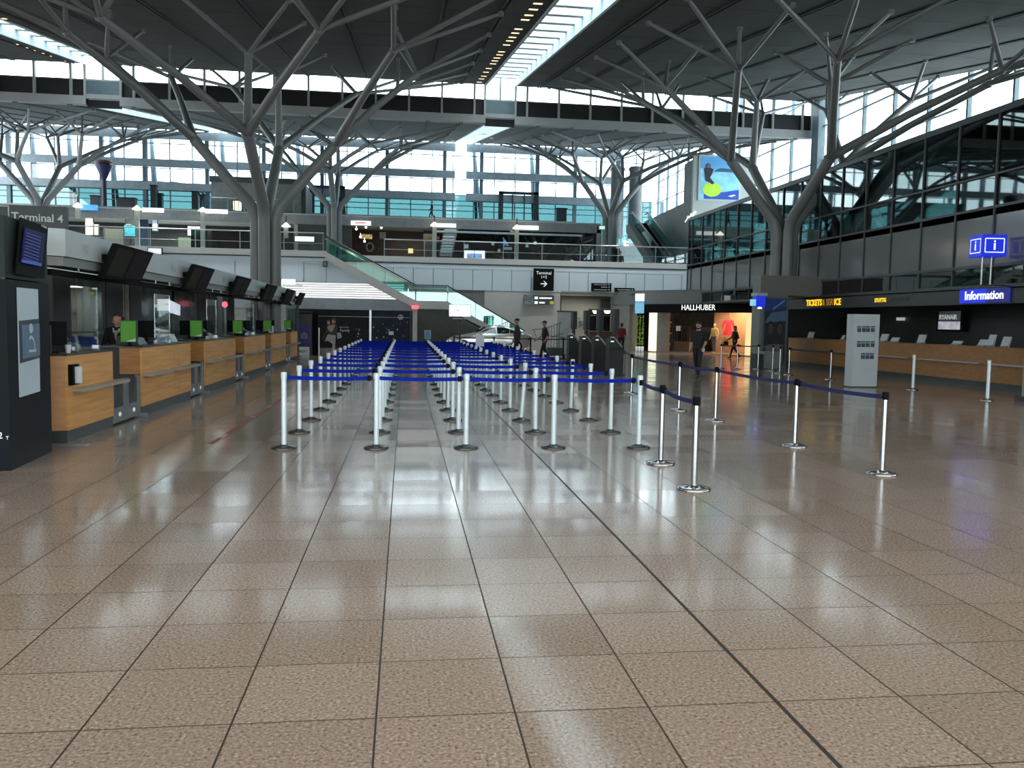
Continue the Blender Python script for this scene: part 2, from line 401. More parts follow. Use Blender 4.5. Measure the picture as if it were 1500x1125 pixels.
# ================================================================== TREE COLUMNS
def tree(label, cx, cy, z0, fn, hx, hy, base, k1=.36, rad=.23, skip=()):
    t = thing('tree_column', label, 'column', (cx, cy, base), 'branching steel tree columns carrying the roof')
    cz = fn(cy); Hh = cz-z0
    xs = [-hx*.84, -hx*.5, -hx*.17, hx*.17, hx*.5, hx*.84]; ys = [-hy*.9, -hy*.64, -hy*.385, -hy*.128, hy*.128, hy*.385, hy*.64, hy*.9]
    arms = {
        'front': ((0, -1), [[(2, 2), (3, 2), (2, 3), (3, 3)], [(1, 0), (2, 0), (2, 1), (0, 0)], [(3, 0), (4, 0), (3, 1), (5, 0)]]),
        'back': ((0, 1), [[(2, 4), (3, 4), (2, 5), (3, 5)], [(1, 7), (2, 7), (2, 6), (0, 7)], [(3, 7), (4, 7), (3, 6), (5, 7)]]),
        'left': ((-1, 0), [[(0, 3), (1, 3), (0, 4), (1, 4)], [(0, 1), (1, 1), (0, 2), (1, 2)], [(0, 5), (1, 5), (0, 6), (1, 6)]]),
        'right': ((1, 0), [[(4, 3), (5, 3), (4, 4), (5, 4)], [(4, 1), (5, 1), (4, 2), (5, 2)], [(4, 5), (5, 5), (4, 6), (5, 6)]])}
    for nm, ((ax, ay), groups) in arms.items():
        foot = Vector((cx+ax*rad*1.55, cy+ay*rad*1.55, 0))
        n1 = Vector((cx+ax*hx*.265, cy+ay*hy*.235, z0+Hh*k1+ay*.45))
        bpt = Vector((foot.x, foot.y, z0-.55)); bend = Vector((foot.x+ax*.14, foot.y+ay*.14, z0-.05))
        mid = bend.lerp(n1, .12)
        b = B(); b.tube([(foot.x, foot.y, base), bpt, bend, mid, n1], [rad, rad, rad*.98, rad*.95, rad*.86], 14)
        pp = part('pipe', b, M_TREE, t)
        for gi, g in enumerate(groups):
            tips = [Vector((cx+xs[i], cy+ys[j], 0)) for i, j in g]
            for q in tips: q.z = fn(q.y)-.13
            c = sum(tips, Vector())/4
            f = .86 if gi == 0 else .70
            n2 = Vector((cx+(c.x-cx)*f, cy+(c.y-cy)*f, 0))
            if nm in ('left', 'right') and gi: n2 = Vector((cx+(c.x-cx)*.74, cy+(c.y-cy)*.74, 0))
            n2.z = fn(n2.y)-max(1.15, Hh*.22)
            b = B()
            r2 = rad*.58
            q0 = n1+(n2-n1)*-.03
            b.tube([q0, n1.lerp(n2, .5)+Vector((0, 0, .1)), n2], [rad*.74, r2, r2*.92], 10)
            b.ball(n2, r2*1.1, 8, 5)
            for q in tips:
                b.tube([n2, n2.lerp(q, .9), q], [r2*.62, r2*.52, r2*.30], 7)
                b.tube([q+Vector((0, 0, -.08)), q+Vector((0, 0, .05))], .10, 6)
            part('branch', b, M_TREE, pp)
    b = B(); b.lathe([(rad*2.7, 0), (rad*2.7, .02), (rad*2.55, .03)], (cx, cy, base), 20); part('base_collar', b, M_TREE, t)
    return t
tree('great grey tree column behind the check-in counters, its branches crossing the upper left', -5.4, 34, 6.0, zn, 10.0, 15.5, 0)
tree('great grey tree column rising from the block beside the ticket counters', 15.75, 34, 6.1, zn, 9.3, 15.5, 3.765)
tree('distant tree column standing behind the top of the open stairs', -5.4, 66, 10.35, zf, 10.0, 15.5, 5.2, k1=.42)
tree('distant tree column at right end of the gallery shops beside the escalator', 16.0, 66, 10.45, zf, 8.6, 15.5, 5.2, k1=.42)
tree('distant tree column at far left above the Terminal 4 sign', -26.4, 66, 10.0, zf, 10.2, 15.5, 5.2, k1=.42)

# ================================================================== GALLERY, TERRACE
YL, YR, ZG = 50.0, 52.6, 5.2
# left and right gallery decks with their light fascia and cladding
b = B(); b.box(-46, -4.54, YL, 83, 4.9, 5.24); b.box(-4.54, 24.5, YR, 83, 4.9, 5.24); b.m(1)
b.box(-46, -4.54, YL-.08, YL+.1, 5.24, 5.58); b.box(-4.54, 18.2, YR-.08, YR+.1, 5.24, 5.58); b.m(2)
b.box(-46, -4.6, YL-.04, YL+.1, 5.17, 5.24); b.box(-4.5, 18.2, YR-.04, YR+.1, 5.17, 5.24)
struct('trim_14', b, [M_GALP, M_GALF, M_SEAM])
b = B(); b.prism([(-46, 3.8), (-1.9, 3.8), (-4.56, 5.18), (-46, 5.18)], 'y', YL+.02, YL+.12); b.box(-4.54, .15, YR+.02, YR+.12, 4.0, 5.18); b.box(.15, 18.2, YR+.02, YR+.12, 3.62, 5.18); b.m(1)
for u in (262, 344, 371+38, 445, 478): x = at(u, 395, y=YL).x; b.box(x-.012, x+.012, YL+.005, YL+.03, 3.8, 5.18)
x = -4.4
while x < 18.1: b.box(x-.012, x+.012, YR+.005, YR+.03, 3.62 if x > .2 else 4.0, 5.18); x += 1.22
struct('wall_gallery', b, [M_GALP, M_SEAM])
# white wall below the right gallery, recess lintel, dark wall below the stair
b = B(); b.box(4.9, 9.75, YR+.06, YR+.26, 0, 3.62); struct('wall_back', b, mat('white_wall', (.48, .49, .46), .6, noise=.03))
b = B(); b.box(.2, 4.9, YR+.1, YR+.3, 0, 3.62); struct('wall_under_stair', b, mat('dark_grey_wall', (.17, .175, .165), .6))
b = B(); b.box(9.75, 17, YR+.06, YR+.3, 3.42, 3.62); b.box(9.7, 9.75, YR+.06, 58, 0, 3.62); b.m(1); b.box(9.75, 18, 58, 58.2, 0, 3.62); b.m(0); b.box(9.75, 18, YR, 58, 3.62, 3.7)
struct('wall_recess', b, [M_GREYW, M_BEIGEW])

# left: glowing slats and dark walls below the gallery
b = B(); b.box(-30, .15, 52.5, 52.58, 2.84, 4.0); struct('wall_under_gallery', b, mat('slat_back', (.22, .23, .24), .6))
t = thing('luminous_slat_wall', 'long band of glowing white slats below the left gallery beside the stair', 'light', (-4, 52.5, 2.84))  # luminous wall of stacked slats, not a ceiling fitting
for k in range(7):
    b = B(); z = 2.95+k*.137; b.box(-9.4, -.1, 52.40, 52.48, z, z+.09); part('slat', b, mat('slat_glow', (1, .985, .98), .5, emit=.8, noise=.01), t)
b = B(); b.box(-30, .5, YL+.1, YL+1.0, 2.24, 2.84); struct('trim_15', b, mat('soffit_beam', (.26, .30, .33), .5))
b = B(); b.box(-30, -6.55, YL+.3, YL+.4, 0, 2.24); struct('wall_under_gallery_left', b, mat('pale_column', (.36, .37, .36), .6))
t = thing('lamp_box', 'bright white lamp box under the gallery above the last flight monitors', 'lamp', tuple(at(420, 412, y=49)))  # lamp box held by a bracket on the gallery cladding, not a ceiling
p0, p1 = at(413, 409, y=49), at(432, 416, y=49)
b = B(); b.box(p0.x, p1.x, 48.9, 49.2, p1.z, p0.z); part('diffuser', b, mat('bright_white', (1, 1, 1), .5, emit=2.0, noise=.01), t)
b = B(); b.box(p0.x+.05, p1.x+.3, 48.9, 50.03, p1.z-.12, p1.z-.03); part('bracket', b, M_STEEL, t)

# advertising mural wall with the embracing couple
t = thing('mural_wall', 'dark advertising wall with an embracing couple and round car emblem under the gallery', 'mural', (-3, YL+.2, 0))
pl = at(478, 480, y=YL+.2); xm = at(541, 480, y=YL+.2).x
b = B(); b.box(-6.5, xm, YL+.2, YL+.3, 0, 2.24); part('panel', b, mat('mural_black', (.006, .007, .011), .5, noise=.3, spec=.2), t)
b = B(); b.box(xm+.12, .26, YL+.2, YL+.3, 0, 2.24); part('panel', b, mat('mural_night', (.012, .018, .032), .5, spec=.2, noise=.4, scale=1.5), t)
b = B(); b.box(xm, xm+.12, YL+.14, YL+.3, 0, 2.24); part('post', b, M_STEEL, t, 'pale steel post')
b = B(); b.box(-5.6, .26, YL+.17, YL+.2, 1.83, 1.85); part('rail', b, M_TXTG, t)
def flat(pts, y, b_=None):
    b_ = b_ or B()
    q = [at(u, v, y=y) for u, v in pts]; b_.add([(p.x, y, p.z) for p in q], [list(range(len(q)))]); return b_
YM = YL+.185
def c400(*pts): return [(400+x/6.25, 400+y/6.25) for x, y in pts]
flat_m = [mat('photo_shirt', (.015, .015, .018), .5), mat('photo_skin', (.34, .21, .14), .5), mat('photo_trouser', (.30, .29, .28), .5), mat('photo_hair', (.04, .025, .012), .5)]
b = B()
b.m(0); flat(c400((492, 470), (520, 468), (560, 450), (590, 480), (585, 570), (520, 575), (500, 540), (455, 610), (445, 600), (480, 540)), YM, b)
b.m(1); flat(c400((495, 495), (515, 480), (555, 470), (570, 480), (540, 540), (510, 530)), YM-.01, b); flat(c400((494, 440), (515, 430), (525, 455), (512, 475), (496, 465)), YM-.01, b); flat(c400((535, 425), (560, 420), (575, 445), (560, 465), (540, 455)), YM-.012, b)
b.m(2); flat(c400((500, 560), (575, 572), (570, 640), (565, 735), (535, 735), (545, 650), (500, 620), (470, 625)), YM-.011, b); flat(c400((585, 545), (620, 545), (630, 590), (590, 605)), YM-.013, b)
b.m(3); flat(c400((490, 440), (505, 422), (525, 432), (512, 442)), YM-.014, b); flat(c400((535, 425), (555, 402), (580, 420), (578, 450), (560, 432)), YM-.015, b)
part('couple_photo', b, flat_m, t)
b = B(); c = at(400+1168/6.25, 400+403/6.25, y=YM); R0 = .155
for k in range(24):
    a0, a1 = 2*PI*k/24, 2*PI*(k+1)/24
    b.quad(*[(c.x+r*math.cos(a), YM-.01, c.z+r*math.sin(a)) for r, a in ((R0, a0), (R0, a1), (R0-.025, a1), (R0-.025, a0))])
def stroke(x0, z0, x1, z1, wd=.016):
    d = Vector((x1-x0, z1-z0)).normalized(); n = Vector((-d.y, d.x))*wd
    b.quad(*[(c.x+p[0], YM-.01, c.z+p[1]) for p in ((x0+n.x, z0+n.y), (x1+n.x, z1+n.y), (x1-n.x, z1-n.y), (x0-n.x, z0-n.y))])
for s in (-1, 1):
    stroke(s*.055, .13, 0, .02); stroke(s*.12, .07, s*.05, -.12); stroke(s*.05, -.12, 0, .0)
part('emblem', b, M_TXTG, t, 'round emblem with a V over a W')
b = B()
for k in range(34):
    u = random.uniform(520, 600); v = random.uniform(470, 497); q = at(u, v, y=YM); r = random.choice((.012, .02, .03, .05))
    b.add([(q.x+r*math.cos(a*PI/4), YM-.006, q.z+r*math.sin(a*PI/4)) for a in range(8)], [list(range(8))])
part('light_dots', b, mat('dot_glow', (.20, .26, .34), .5, emit=.15), t)
b = B(); q = at(573, 488, y=YM); b.box(q.x-.14, q.x+.14, YM-.02, YM, q.z-.1, q.z+.1); part('paper_notice', b, M_PAPER, t)
text('mural_lettering', 'Family', at(498, 484, y=YM-.012), .22, M_TXTG, t); text('mural_lettering', 'share more', at(497, 479, y=YM-.012), .12, M_TXTG, t)

# open stairs with glass balustrades
YS = 52.25
t = thing('staircase', 'open staircase with glass balustrades descending from the gallery to the hall', 'stairs', (2, 51.3, 0))
def walk(x):      # tread height
    if x < -4.54: return 5.4
    if x < .6: return 5.4-(x+4.54)*(5.4-2.72)/5.14
    if x < 2.45: return 2.72
    return max(0, 2.72-(x-2.45)*2.72/4.9)
def strip(y0, y1, lo, hi, xs=(-4.54, .6, 2.45, 7.35), b_=None):
    b_ = b_ or B()
    for xa, xb in zip(xs, xs[1:]):
        e = 1e-4
        za, zb = walk(xa+e), walk(xb-e)
        b_.hexa([(xa, y0, max(0, za+lo)), (xb, y0, max(0, zb+lo)), (xb, y1, max(0, zb+lo)), (xa, y1, max(0, za+lo))], [(xa, y0, za+hi), (xb, y0, zb+hi), (xb, y1, zb+hi), (xa, y1, za+hi)])
    return b_
part('stringer', strip(YL-.06, YL+.08, -.36, .12), M_GALF, t); part('stringer', strip(YS-.1, YS+.02, -.36, .12), M_GALF, t)
n = 17; b = B()
for k in range(n):
    x = -4.54+(k+.5)*5.14/n; z = walk(x); b.box(x-.17, x+.17, YL+.08, YS-.1, z-.04, z+.03)
for k in range(n):
    x = 2.45+(k+.5)*4.9/n; z = walk(x); b.box(x-.16, x+.16, YL+.08, YS-.1, z-.04, z+.03)
b.box(.6, 2.45, YL+.08, YS-.1, 2.66, 2.74); b.m(1); strip(YL+.1, YS-.12, -.34, -.16, b_=b)
part('treads', b, [mat('tread_dark', (.07, .08, .08), .5), M_GALF], t)
for yy, lab in ((YL, 'front'), (YS-.04, 'rear')):
    for xa, xb in ((-4.54, -2.9), (-2.86, -1.2), (-1.16, .56), (.64, 2.43), (2.5, 4.1), (4.14, 5.7), (5.74, 7.0)):
        e = 1e-3; za, zb = walk(xa+e), walk(xb-e)
        b = B(); b.hexa([(xa, yy-.008, za+.10), (xb, yy-.008, zb+.10), (xb, yy+.008, zb+.10), (xa, yy+.008, za+.10)], [(xa, yy-.008, za+.98), (xb, yy-.008, zb+.98), (xb, yy+.008, zb+.98), (xa, yy+.008, za+.98)])
        part('glass_pane', b, M_GLASSB, t)
    b = B(); b.tube([(x, yy, walk(x)+1.03) for x in (-4.64, -4.55, .6, 2.45, 7.1)], .035, 8); part('handrail', b, M_DARK, t)
b = B()
for yy in (YL+.16, YL+.22, YS-.22): b.tube([(x, yy, walk(x)+.88) for x in (-4.64, -4.55, .6, 2.45, 7.1)], .022, 8)
part('inner_handrail', b, mat('brass_rail', (.62, .56, .42), .22, .9), t)

# glass parapet along the gallery edge
def parapet(label, x0, x1, y, z=5.58, step=2.44, h=1.02):
    t = thing('glass_railing', label, 'railing', ((x0+x1)/2, y, z), 'glass railings of the gallery')
    b = B(); b.tube([(x0, y, z+h), (x1, y, z+h)], .035, 8); b.tube([(x0, y, z+.42), (x1, y, z+.42)], .012, 6); part('handrail', b, M_STEEL, t)
    x = x0
    while x < x1-.3:
        b = B(); b.box(x-.02, x+.02, y-.03, y+.03, z, z+h); part('post', b, mat('rail_post', (.24, .27, .28), .4, .5), t)
        xb = min(x+step, x1)
        b = B(); b.box(x+.03, xb-.03, y-.006, y+.006, z+.06, z+h-.08); part('glass_pane', b, M_GLASS, t); x += step
    b = B(); b.box(x1-.04, x1, y-.03, y+.03, z, z+h); part('post', b, MATS['rail_post'], t)
parapet('glass railing along the left gallery edge, behind the check-in canopy', -24, -4.7, YL+.02)
parapet('glass railing along the gallery edge right of the stairs', -1.3, 18.1, YR)

# dark shop fronts of the gallery, terrace above
b = B(); b.box(-46, 15.6, 67.5, 83, 9.3, 9.66); b.m(1); b.box(-46, 15.6, 67.4, 67.6, 8.95, 9.70); b.m(2); b.box(-46, 15.6, 67.35, 67.7, 9.66, 9.74)
struct('trim_16', b, [M_GREYW, mat('terrace_fascia', (.24, .25, .25), .6), M_GALF])
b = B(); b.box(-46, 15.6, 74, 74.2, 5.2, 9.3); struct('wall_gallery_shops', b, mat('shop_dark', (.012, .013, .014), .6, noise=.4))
b = B(); b.box(15.3, 15.7, 67.4, 83, 5.2, 9.5); b.box(-8.6, -8.3, 67.6, 74, 5.2, 9.3); b.m(1); b.box(-8.6, -4.2, 67.7, 67.9, 5.2, 9.3); struct('wall_shop_end', b, [M_GREYW, mat('closed_shop', (.055, .06, .06), .6)])
b = B(); b.box(15.7, 24, 82, 82.2, 5.2, 9.6); struct('wall_escalator_back', b, M_GREYW)

b = B(); b.box(-46, 15.6, 78.9, 82.9, 9.66, 11.2); struct('trim_19', b, MATS['terrace_fascia'])
def pbox(b, u0, v0, u1, v1, y, d=.1):
    p, q = at(u0, v0, y=y), at(u1, v1, y=y); return b.box(p.x, q.x, y, y+d, q.z, p.z)
SHOPS = [  # lit sign boards over the gallery shops
    ('blue lit shop sign at the left end of the gallery', 108, 299, 142, 308, mat('sign_sky', (.08, .36, .78), .4, emit=.8), None),
    ('white lit shop sign on gallery, left of the pair beside lamp posts', 208, 304, 239, 311, M_WEMIT, None),
    ('white lit shop sign on gallery left of the great tree column', 301, 306, 333, 313, M_WEMIT, None),
    ('white lit shop sign with red script above the cafe behind the stairs', 514, 323, 543, 330, M_WEMIT, 'red'),
    ('white lit shop sign on the gallery above the poster shop', 641, 327, 668, 333, M_WEMIT, None),
    ('white lit shop sign on the gallery above the Terminal 1+2 board', 760, 330, 789, 336.5, M_WEMIT, None)]
for i, (lb, u0, v0, u1, v1, mt, red) in enumerate(SHOPS):
    p, q = at(u0, v0, y=67.0), at(u1, v1, y=67.0)
    t = thing('shop_sign', lb, 'sign', ((p.x+q.x)/2, 67.1, q.z), 'lit signs over the gallery shops')
    b = B(); pbox(b, u0, v0, u1, v1, 67.0, .22); sb_ = part('sign_box', b, mt, t)
    b = B(); b.box(p.x+.1, q.x-.1, 67.2, 67.42, q.z+.1, p.z-.1); part('bracket', b, M_SEAM, t)
    if red:
        b = B(); pbox(b, u0+6, v0+2.4, u1-7, v1-2.6, 66.98, .02); part('script', b, mat('red_script', (.75, .05, .08), .5, emit=.3), sb_)
LP = [(114, 302, 0), (200.5, 306, 372), (297, 308.5, 372), (636.5, 330, 381), (757, 334, 383), (419, 331, 0)]
names = ['lamp beside the blue shop sign at the left end', 'lamp post at the left gallery, between the blue and white signs', 'lamp post at gallery left of the great tree column', 'lamp post at the gallery above the stair foot', 'lamp post at the gallery above the Terminal 1+2 board', 'wall lamp right of the great tree column']
for (u, v, vb), nm in zip(LP, names):
    p = at(u, v, y=66.6); q = at(u, vb, y=66.6) if vb else None
    t = thing('gallery_lamp', 'glowing '+nm, 'lamp', (p.x, p.y, 5.2 if q else p.z), 'lamps along the gallery shops')
    b = B(); b.lathe([(.05, .25), (.10, .2), (.34, -.02), (.30, -.06), (.05, -.08)], p, 14); part('lamp_shade', b, M_LAMP, t)
    b = B(); b.box(p.x-.16, p.x+.16, p.y-.12, p.y+.12, 5.2 if q else p.z-.9, p.z-.1); part('post', b, mat('lamp_post', (.42, .42, .38), .5), t)
    b = B(); b.tube([(p.x, p.y, p.z+.2), (p.x, p.y, p.z+.75)], .05, 6); b.tube([(p.x-.3, p.y, p.z-.1), (p.x+.1, p.y, p.z-.7)], .05, 6); part('spike', b, M_SEAM, t)
# stuff seen in the shops
def item(name, lb, cat, u0, v0, u1, v1, y, mt, d=.12, frame=None, group=None, legs=False):
    p, q = at(u0, v0, y=y), at(u1, v1, y=y)
    t = thing(name, lb, cat, ((p.x+q.x)/2, y, q.z), group)
    b = B(); b.box(p.x, q.x, y, y+d, q.z, p.z); part('face', b, mt, t)
    e = .05 if d > .06 else .012
    b = B(); b.box(p.x-e, q.x+e, y+.04, y+d+.04, q.z-e, p.z+e); part('frame', b, frame or M_SEAM, t)
    if legs:
        b = B(); b.box((p.x+q.x)/2-.06, (p.x+q.x)/2+.06, y+.05, y+.15, 5.24, q.z); part('stand', b, M_SEAM, t)
    return t
M_CREAM = mat('lit_cream', (1, .93, .66), .5, emit=1.0)
item('lit_showcase', 'tall lit cream showcase in the left gallery shop', 'showcase', 125, 319.5, 136, 344, 70, M_CREAM)
item('lit_showcase', 'short lit cream showcase right of the taller one in left gallery shop', 'showcase', 138, 329, 143.5, 344, 70, M_CREAM)
item('advertising_screen', 'turquoise advertising screen in front of left gallery shops', 'screen', 182, 330, 198, 346, 66, mat('scr_turq', (.12, .62, .72), .4, emit=.9, noise=.5, scale=2), legs=True)
item('advertising_screen', 'white screen behind the counter of the gallery shop left of the great tree', 'screen', 275, 331, 293, 345, 72, mat('scr_white', (.75, .74, .85), .4, emit=.6, noise=.3, scale=2))
item('shop_counter', 'pale shop counter below the white screen in left gallery shop', 'counter', 261, 348, 293, 372, 69, mat('counter_pale', (.33, .36, .28), .5))
item('shop_counter', 'pale shop counter nearest the great tree column in left gallery shop', 'counter', 314, 349, 343, 372, 69, MATS['counter_pale'])
item('shop_partition', 'dark blue partition behind the lamp post in left gallery shop', 'partition', 205, 317, 216, 362, 70, mat('navy_part', (.012, .045, .10), .5))
item('shop_partition', 'olive grey partition left of the turquoise screen', 'partition', 152, 335, 181, 360, 70, mat('olive_part', (.13, .13, .11), .6))
item('shop_partition', 'pale grey partition above the turquoise screen', 'partition', 184, 317, 199, 330, 70.5, mat('pale_part', (.36, .38, .36), .6))
item('hanging_sign', 'small blue sparkling sign hanging in left gallery shop', 'sign', 223, 322, 230, 338, 69.5, mat('sparkle', (.35, .5, .9), .4, emit=.6, noise=.5, scale=8))
item('departures_screen', 'white departures screen on wall right of the great tree column', 'screen', 432, 346, 460, 354, 67.4, M_WEMIT)
item('info_screen', 'small twin white screen above the canopy, left of the great tree', 'screen', 217, 363.5, 236, 372, 48.9, mat('scr_twin', (.8, .78, .85), .4, emit=.7), frame=M_SEAM)
b = B()
for x0, x1 in ((-16.3, -11.8),): b.box(x0, x1, 67.7, 67.75, 5.2, 8.4)
single('shop_window', b, M_GLASSD, 'dark shop window with pale counters left of the great tree column', 'window')
# cafe behind the stairs
b = B(); p, q = at(514, 335, y=73.8), at(640, 380, y=73.8); b.box(p.x, q.x, 73.8, 73.9, 5.2, p.z); single('cafe_backdrop', b, mat('cafe_brown', (.035, .018, .011), .6, noise=.4), 'dark brown cafe wall on the gallery behind the stair rail', 'wall')
item('lit_menu_board', 'glowing amber menu picture in the gallery cafe', 'picture', 529, 343, 545, 350, 73, mat('amber', (.75, .42, .14), .5, emit=.55, noise=.7, scale=4))
item('cafe_picture', 'tall grey picture in the gallery cafe right of amber board', 'picture', 556, 340, 565, 350, 73, mat('catgrey', (.30, .29, .27), .5, noise=.5, scale=4))
t = item('table_lamp', 'small square cream table lamp glowing in the gallery cafe', 'lamp', 598, 364, 605, 371, 71, mat('lampcream', (1, .72, .34), .5, emit=1.0))
for i, (u, v) in enumerate([(522, 335.5), (536, 333), (558.5, 333.5), (528, 347), (534, 353.5)]):
    p = at(u, v, y=71); b = B(); b.ball(p, .10, 8, 5); b.tube([p, (p.x, p.y, p.z+.3)], .02, 5); single('cafe_spotlight', b, M_LAMP, 'tiny warm spotlight in the gallery cafe, %s of five from the top left' % ORD[i+1], 'light', 'spotlights in the gallery cafe')
c = at(541.5, 362, y=72); b = B(); b.tube([(c.x+.28*math.cos(a*PI/9), c.y, c.z+.34*math.sin(a*PI/9)) for a in range(19)], .07, 6); single('wreath', b, mat('wreath', (.25, .24, .20), .7, noise=.6, scale=20), 'pale round wreath hanging in the gallery cafe', 'wreath')
# poster shop and travel shop
item('display_cabinet', 'dark cabinet with small pictures left of poster shop lamp post', 'cabinet', 621, 338, 633, 379, 71, mat('cab_dk', (.03, .033, .035), .5, noise=.6, scale=3))
k = 0
for r in range(5):
    for c_ in range(3):
        u0 = 639.5+c_*5.9; v0 = 345.5+r*6.8
        item('shop_print', 'small white framed print in gallery shop window, %s row down, %s across' % (ORD[r+1], ORD[c_+1]), 'print', u0, v0, u0+4.6, v0+5.6, 68, mat('print_grey%d' % (r % 3), (.26-.05*(r % 3), .29-.05*(r % 3), .31-.05*(r % 3)), .5, noise=.6, scale=6), .05, group='grid of prints in the poster shop window'); k += 1
item('wide_print', 'wide grey landscape print in poster shop', 'print', 659, 345, 681, 353.5, 70, mat('print_wide', (.10, .12, .13), .5, noise=.7, scale=3))
item('wide_print', 'teal landscape print below the wide grey one', 'print', 658, 356, 673, 366, 70, mat('print_teal', (.07, .13, .14), .5, noise=.7, scale=3))
item('tall_print', 'tall bright portrait print in poster shop', 'print', 688.5, 345, 702, 356, 70, mat('print_port', (.20, .17, .14), .5, noise=.8, scale=4))
item('shelf_unit', 'dark shelf unit crowded with small goods in poster shop', 'shelf', 657, 368.5, 676, 379, 70, mat('shelfdk', (.04, .05, .05), .5, noise=.9, scale=7))
t = item('advertising_screen', 'white double screen with a blue swirl standing at the gallery railing', 'screen', 680, 366.8, 710, 382, 53.2, M_WEMIT)
b = B(); pbox(b, 684, 371, 706, 380, 53.18, .015); part('swirl', b, mat('swirl', (.28, .42, .85), .5, emit=.6, noise=.5, scale=3), t); b = B(); pbox(b, 694.4, 367, 695, 382, 53.17, .02); part('joint', b, M_SEAM, t)
p = at(681, 358, y=60); item('lit_box', 'small pale lit box left of the tall print', 'sign', 680, 358, 686, 364, 66, mat('palebox', (.5, .55, .5), .5, emit=.3))
tp = [at(737, 347, y=66.5), at(746, 360, y=66.5), at(737, 360, y=66.5)]
t = thing('sail_sign', 'blue and white sail shaped sign in the travel shop window', 'sign', tuple(tp[2]))
b = B(); b.add([tuple(p) for p in tp]+[(p.x, p.y+.06, p.z) for p in tp], [[0, 1, 2], [3, 5, 4], [0, 3, 4, 1], [1, 4, 5, 2], [2, 5, 3, 0]]); part('sail', b, mat('sail', (.10, .27, .55), .5, emit=.25, noise=.6, scale=3), t)
b = B(); pbox(b, 737, 361.5, 750, 366, 66.5, .1); part('hull', b, mat('hull', (.4, .43, .45), .5), t)
for i, (u, v) in enumerate([(722, 357), (731, 367), (772, 360), (784, 356)]):
    item('wall_notice', ['small white notice at left of sail sign', 'small white notice below left of sail sign', 'small grey notice right of gallery lamp post, lower', 'small white notice with black holder right of lamp post'][i], 'notice', u-2, v-2.2, u+2, v+2.2, 66.8, M_PAPER, .04, group='notices in the travel shop')
item('beach_poster', 'sepia poster in the travel shop window', 'poster', 826, 351, 842, 359, 69, mat('sepia', (.24, .22, .18), .5, noise=.6, scale=3))
item('beach_poster', 'bright blue beach poster in travel shop window', 'poster', 847.5, 352, 863.5, 359.5, 69, mat('bluebeach', (.10, .30, .58), .5, emit=.15, noise=.6, scale=2))
item('travel_counter', 'dark teal counter at right end of the travel shop', 'counter', 853, 371, 874, 384, 68.5, mat('teal_c', (.04, .075, .08), .5))
k = 0
for r in range(4):
    for c_ in range(7):
        u0 = 800+c_*6.1; v0 = 363.5+r*4.9
        mt = mat(['broch_a', 'broch_b', 'broch_c'][(r*7+c_) % 3], [(.10, .16, .17), (.06, .10, .11), (.16, .19, .17)][(r*7+c_) % 3], .5, noise=.6, scale=9)
        b = B(); pbox(b, u0, v0, u0+4.6, v0+3.6, 69.5, .05); single('travel_brochure', b, mt, 'travel brochure on the dim rack, %s row down, %s from left' % (ORD[r+1], ORD[c_+1]), 'brochure', 'brochures on the travel shop rack')
b = B(); pbox(b, 798, 361, 845, 384, 69.8, .1); single('brochure_rack', b, mat('rackdk', (.03, .05, .05), .5), 'dim brochure rack in the travel shop window', 'rack')
p, q = at(640, 336, y=67.3), at(853, 342, y=67.3)
b = B(); b.box(p.x, q.x, 67.25, 67.35, 8.62, 8.78); single('light_bar', b, mat('lightbar', (.42, .47, .5), .5), 'long pale light bar over the poster and travel shop windows', 'light')
b = B(); b.box(p.x, 15.3, 67.6, 67.65, 5.2, 8.95); single('shop_window', b, M_GLASSD, 'wide dark glass front of the poster and travel shops', 'window')
t = thing('hanging_lantern', 'glowing hanging lantern with dark cage left of the great tree column', 'lantern', tuple(at(347, 308, y=58)))
p, q = at(341.5, 295, y=58), at(354, 308, y=58)
b = B(); b.lathe([(.26, q.z-p.z), (.27, 0)], ((p.x+q.x)/2, 58, p.z), 12); part('lamp_shade', b, mat('lantern', (1, .86, .6), .5, emit=1.5), t)
b = B()
for k in range(6): a = k*PI/3; b.box((p.x+q.x)/2+.28*math.cos(a)-.02, (p.x+q.x)/2+.28*math.cos(a)+.02, 58+.28*math.sin(a)-.02, 58+.28*math.sin(a)+.02, q.z-.05, p.z+.05)
b.tube([((p.x+q.x)/2, 58, p.z), ((p.x+q.x)/2, 58, 12)], .025, 6); part('cage', b, M_SEAM, t)

# terrace furniture
t = thing('terrace_pavilion', 'grey box pavilion standing on the terrace behind the great tree column', 'pavilion', (-11, 72, 9.7))
p, q = at(309, 266, y=71), at(441, 305, y=71)
b = B(); b.box(p.x, q.x, 71, 76, 9.7, p.z); part('wall', b, mat('pavilion', (.20, .21, .21), .6), t); b = B(); b.box(p.x-.1, q.x+.1, 70.9, 76.1, p.z, p.z+.45); part('roof', b, M_SEAM, t)
b = B(); p = at(447, 278, y=72); b.box(q.x, q.x+.35, 71.2, 76, 9.7, p.z+.2); part('corner_pier', b, M_SEAM, t)
t = thing('glass_railing', 'low glass railing on the terrace before the grey pavilion', 'railing', (-11, 68.2, 9.74), 'glass railings of the gallery')
p, q = at(309, 284, y=68.2), at(430, 284, y=68.2)
b = B(); b.tube([(p.x, 68.2, 10.85), (q.x, 68.2, 10.85)], .03, 6); part('handrail', b, M_STEEL, t)
for k in range(6):
    x = p.x+(q.x-p.x)*k/5; b = B(); b.box(x-.03, x+.03, 68.17, 68.23, 9.74, 10.85); part('post', b, MATS['rail_post'], t)
    if k < 5:
        b = B(); b.box(x+.06, x+(q.x-p.x)/5-.06, 68.19, 68.21, 9.8, 10.75); part('glass_pane', b, M_GLASS, t)
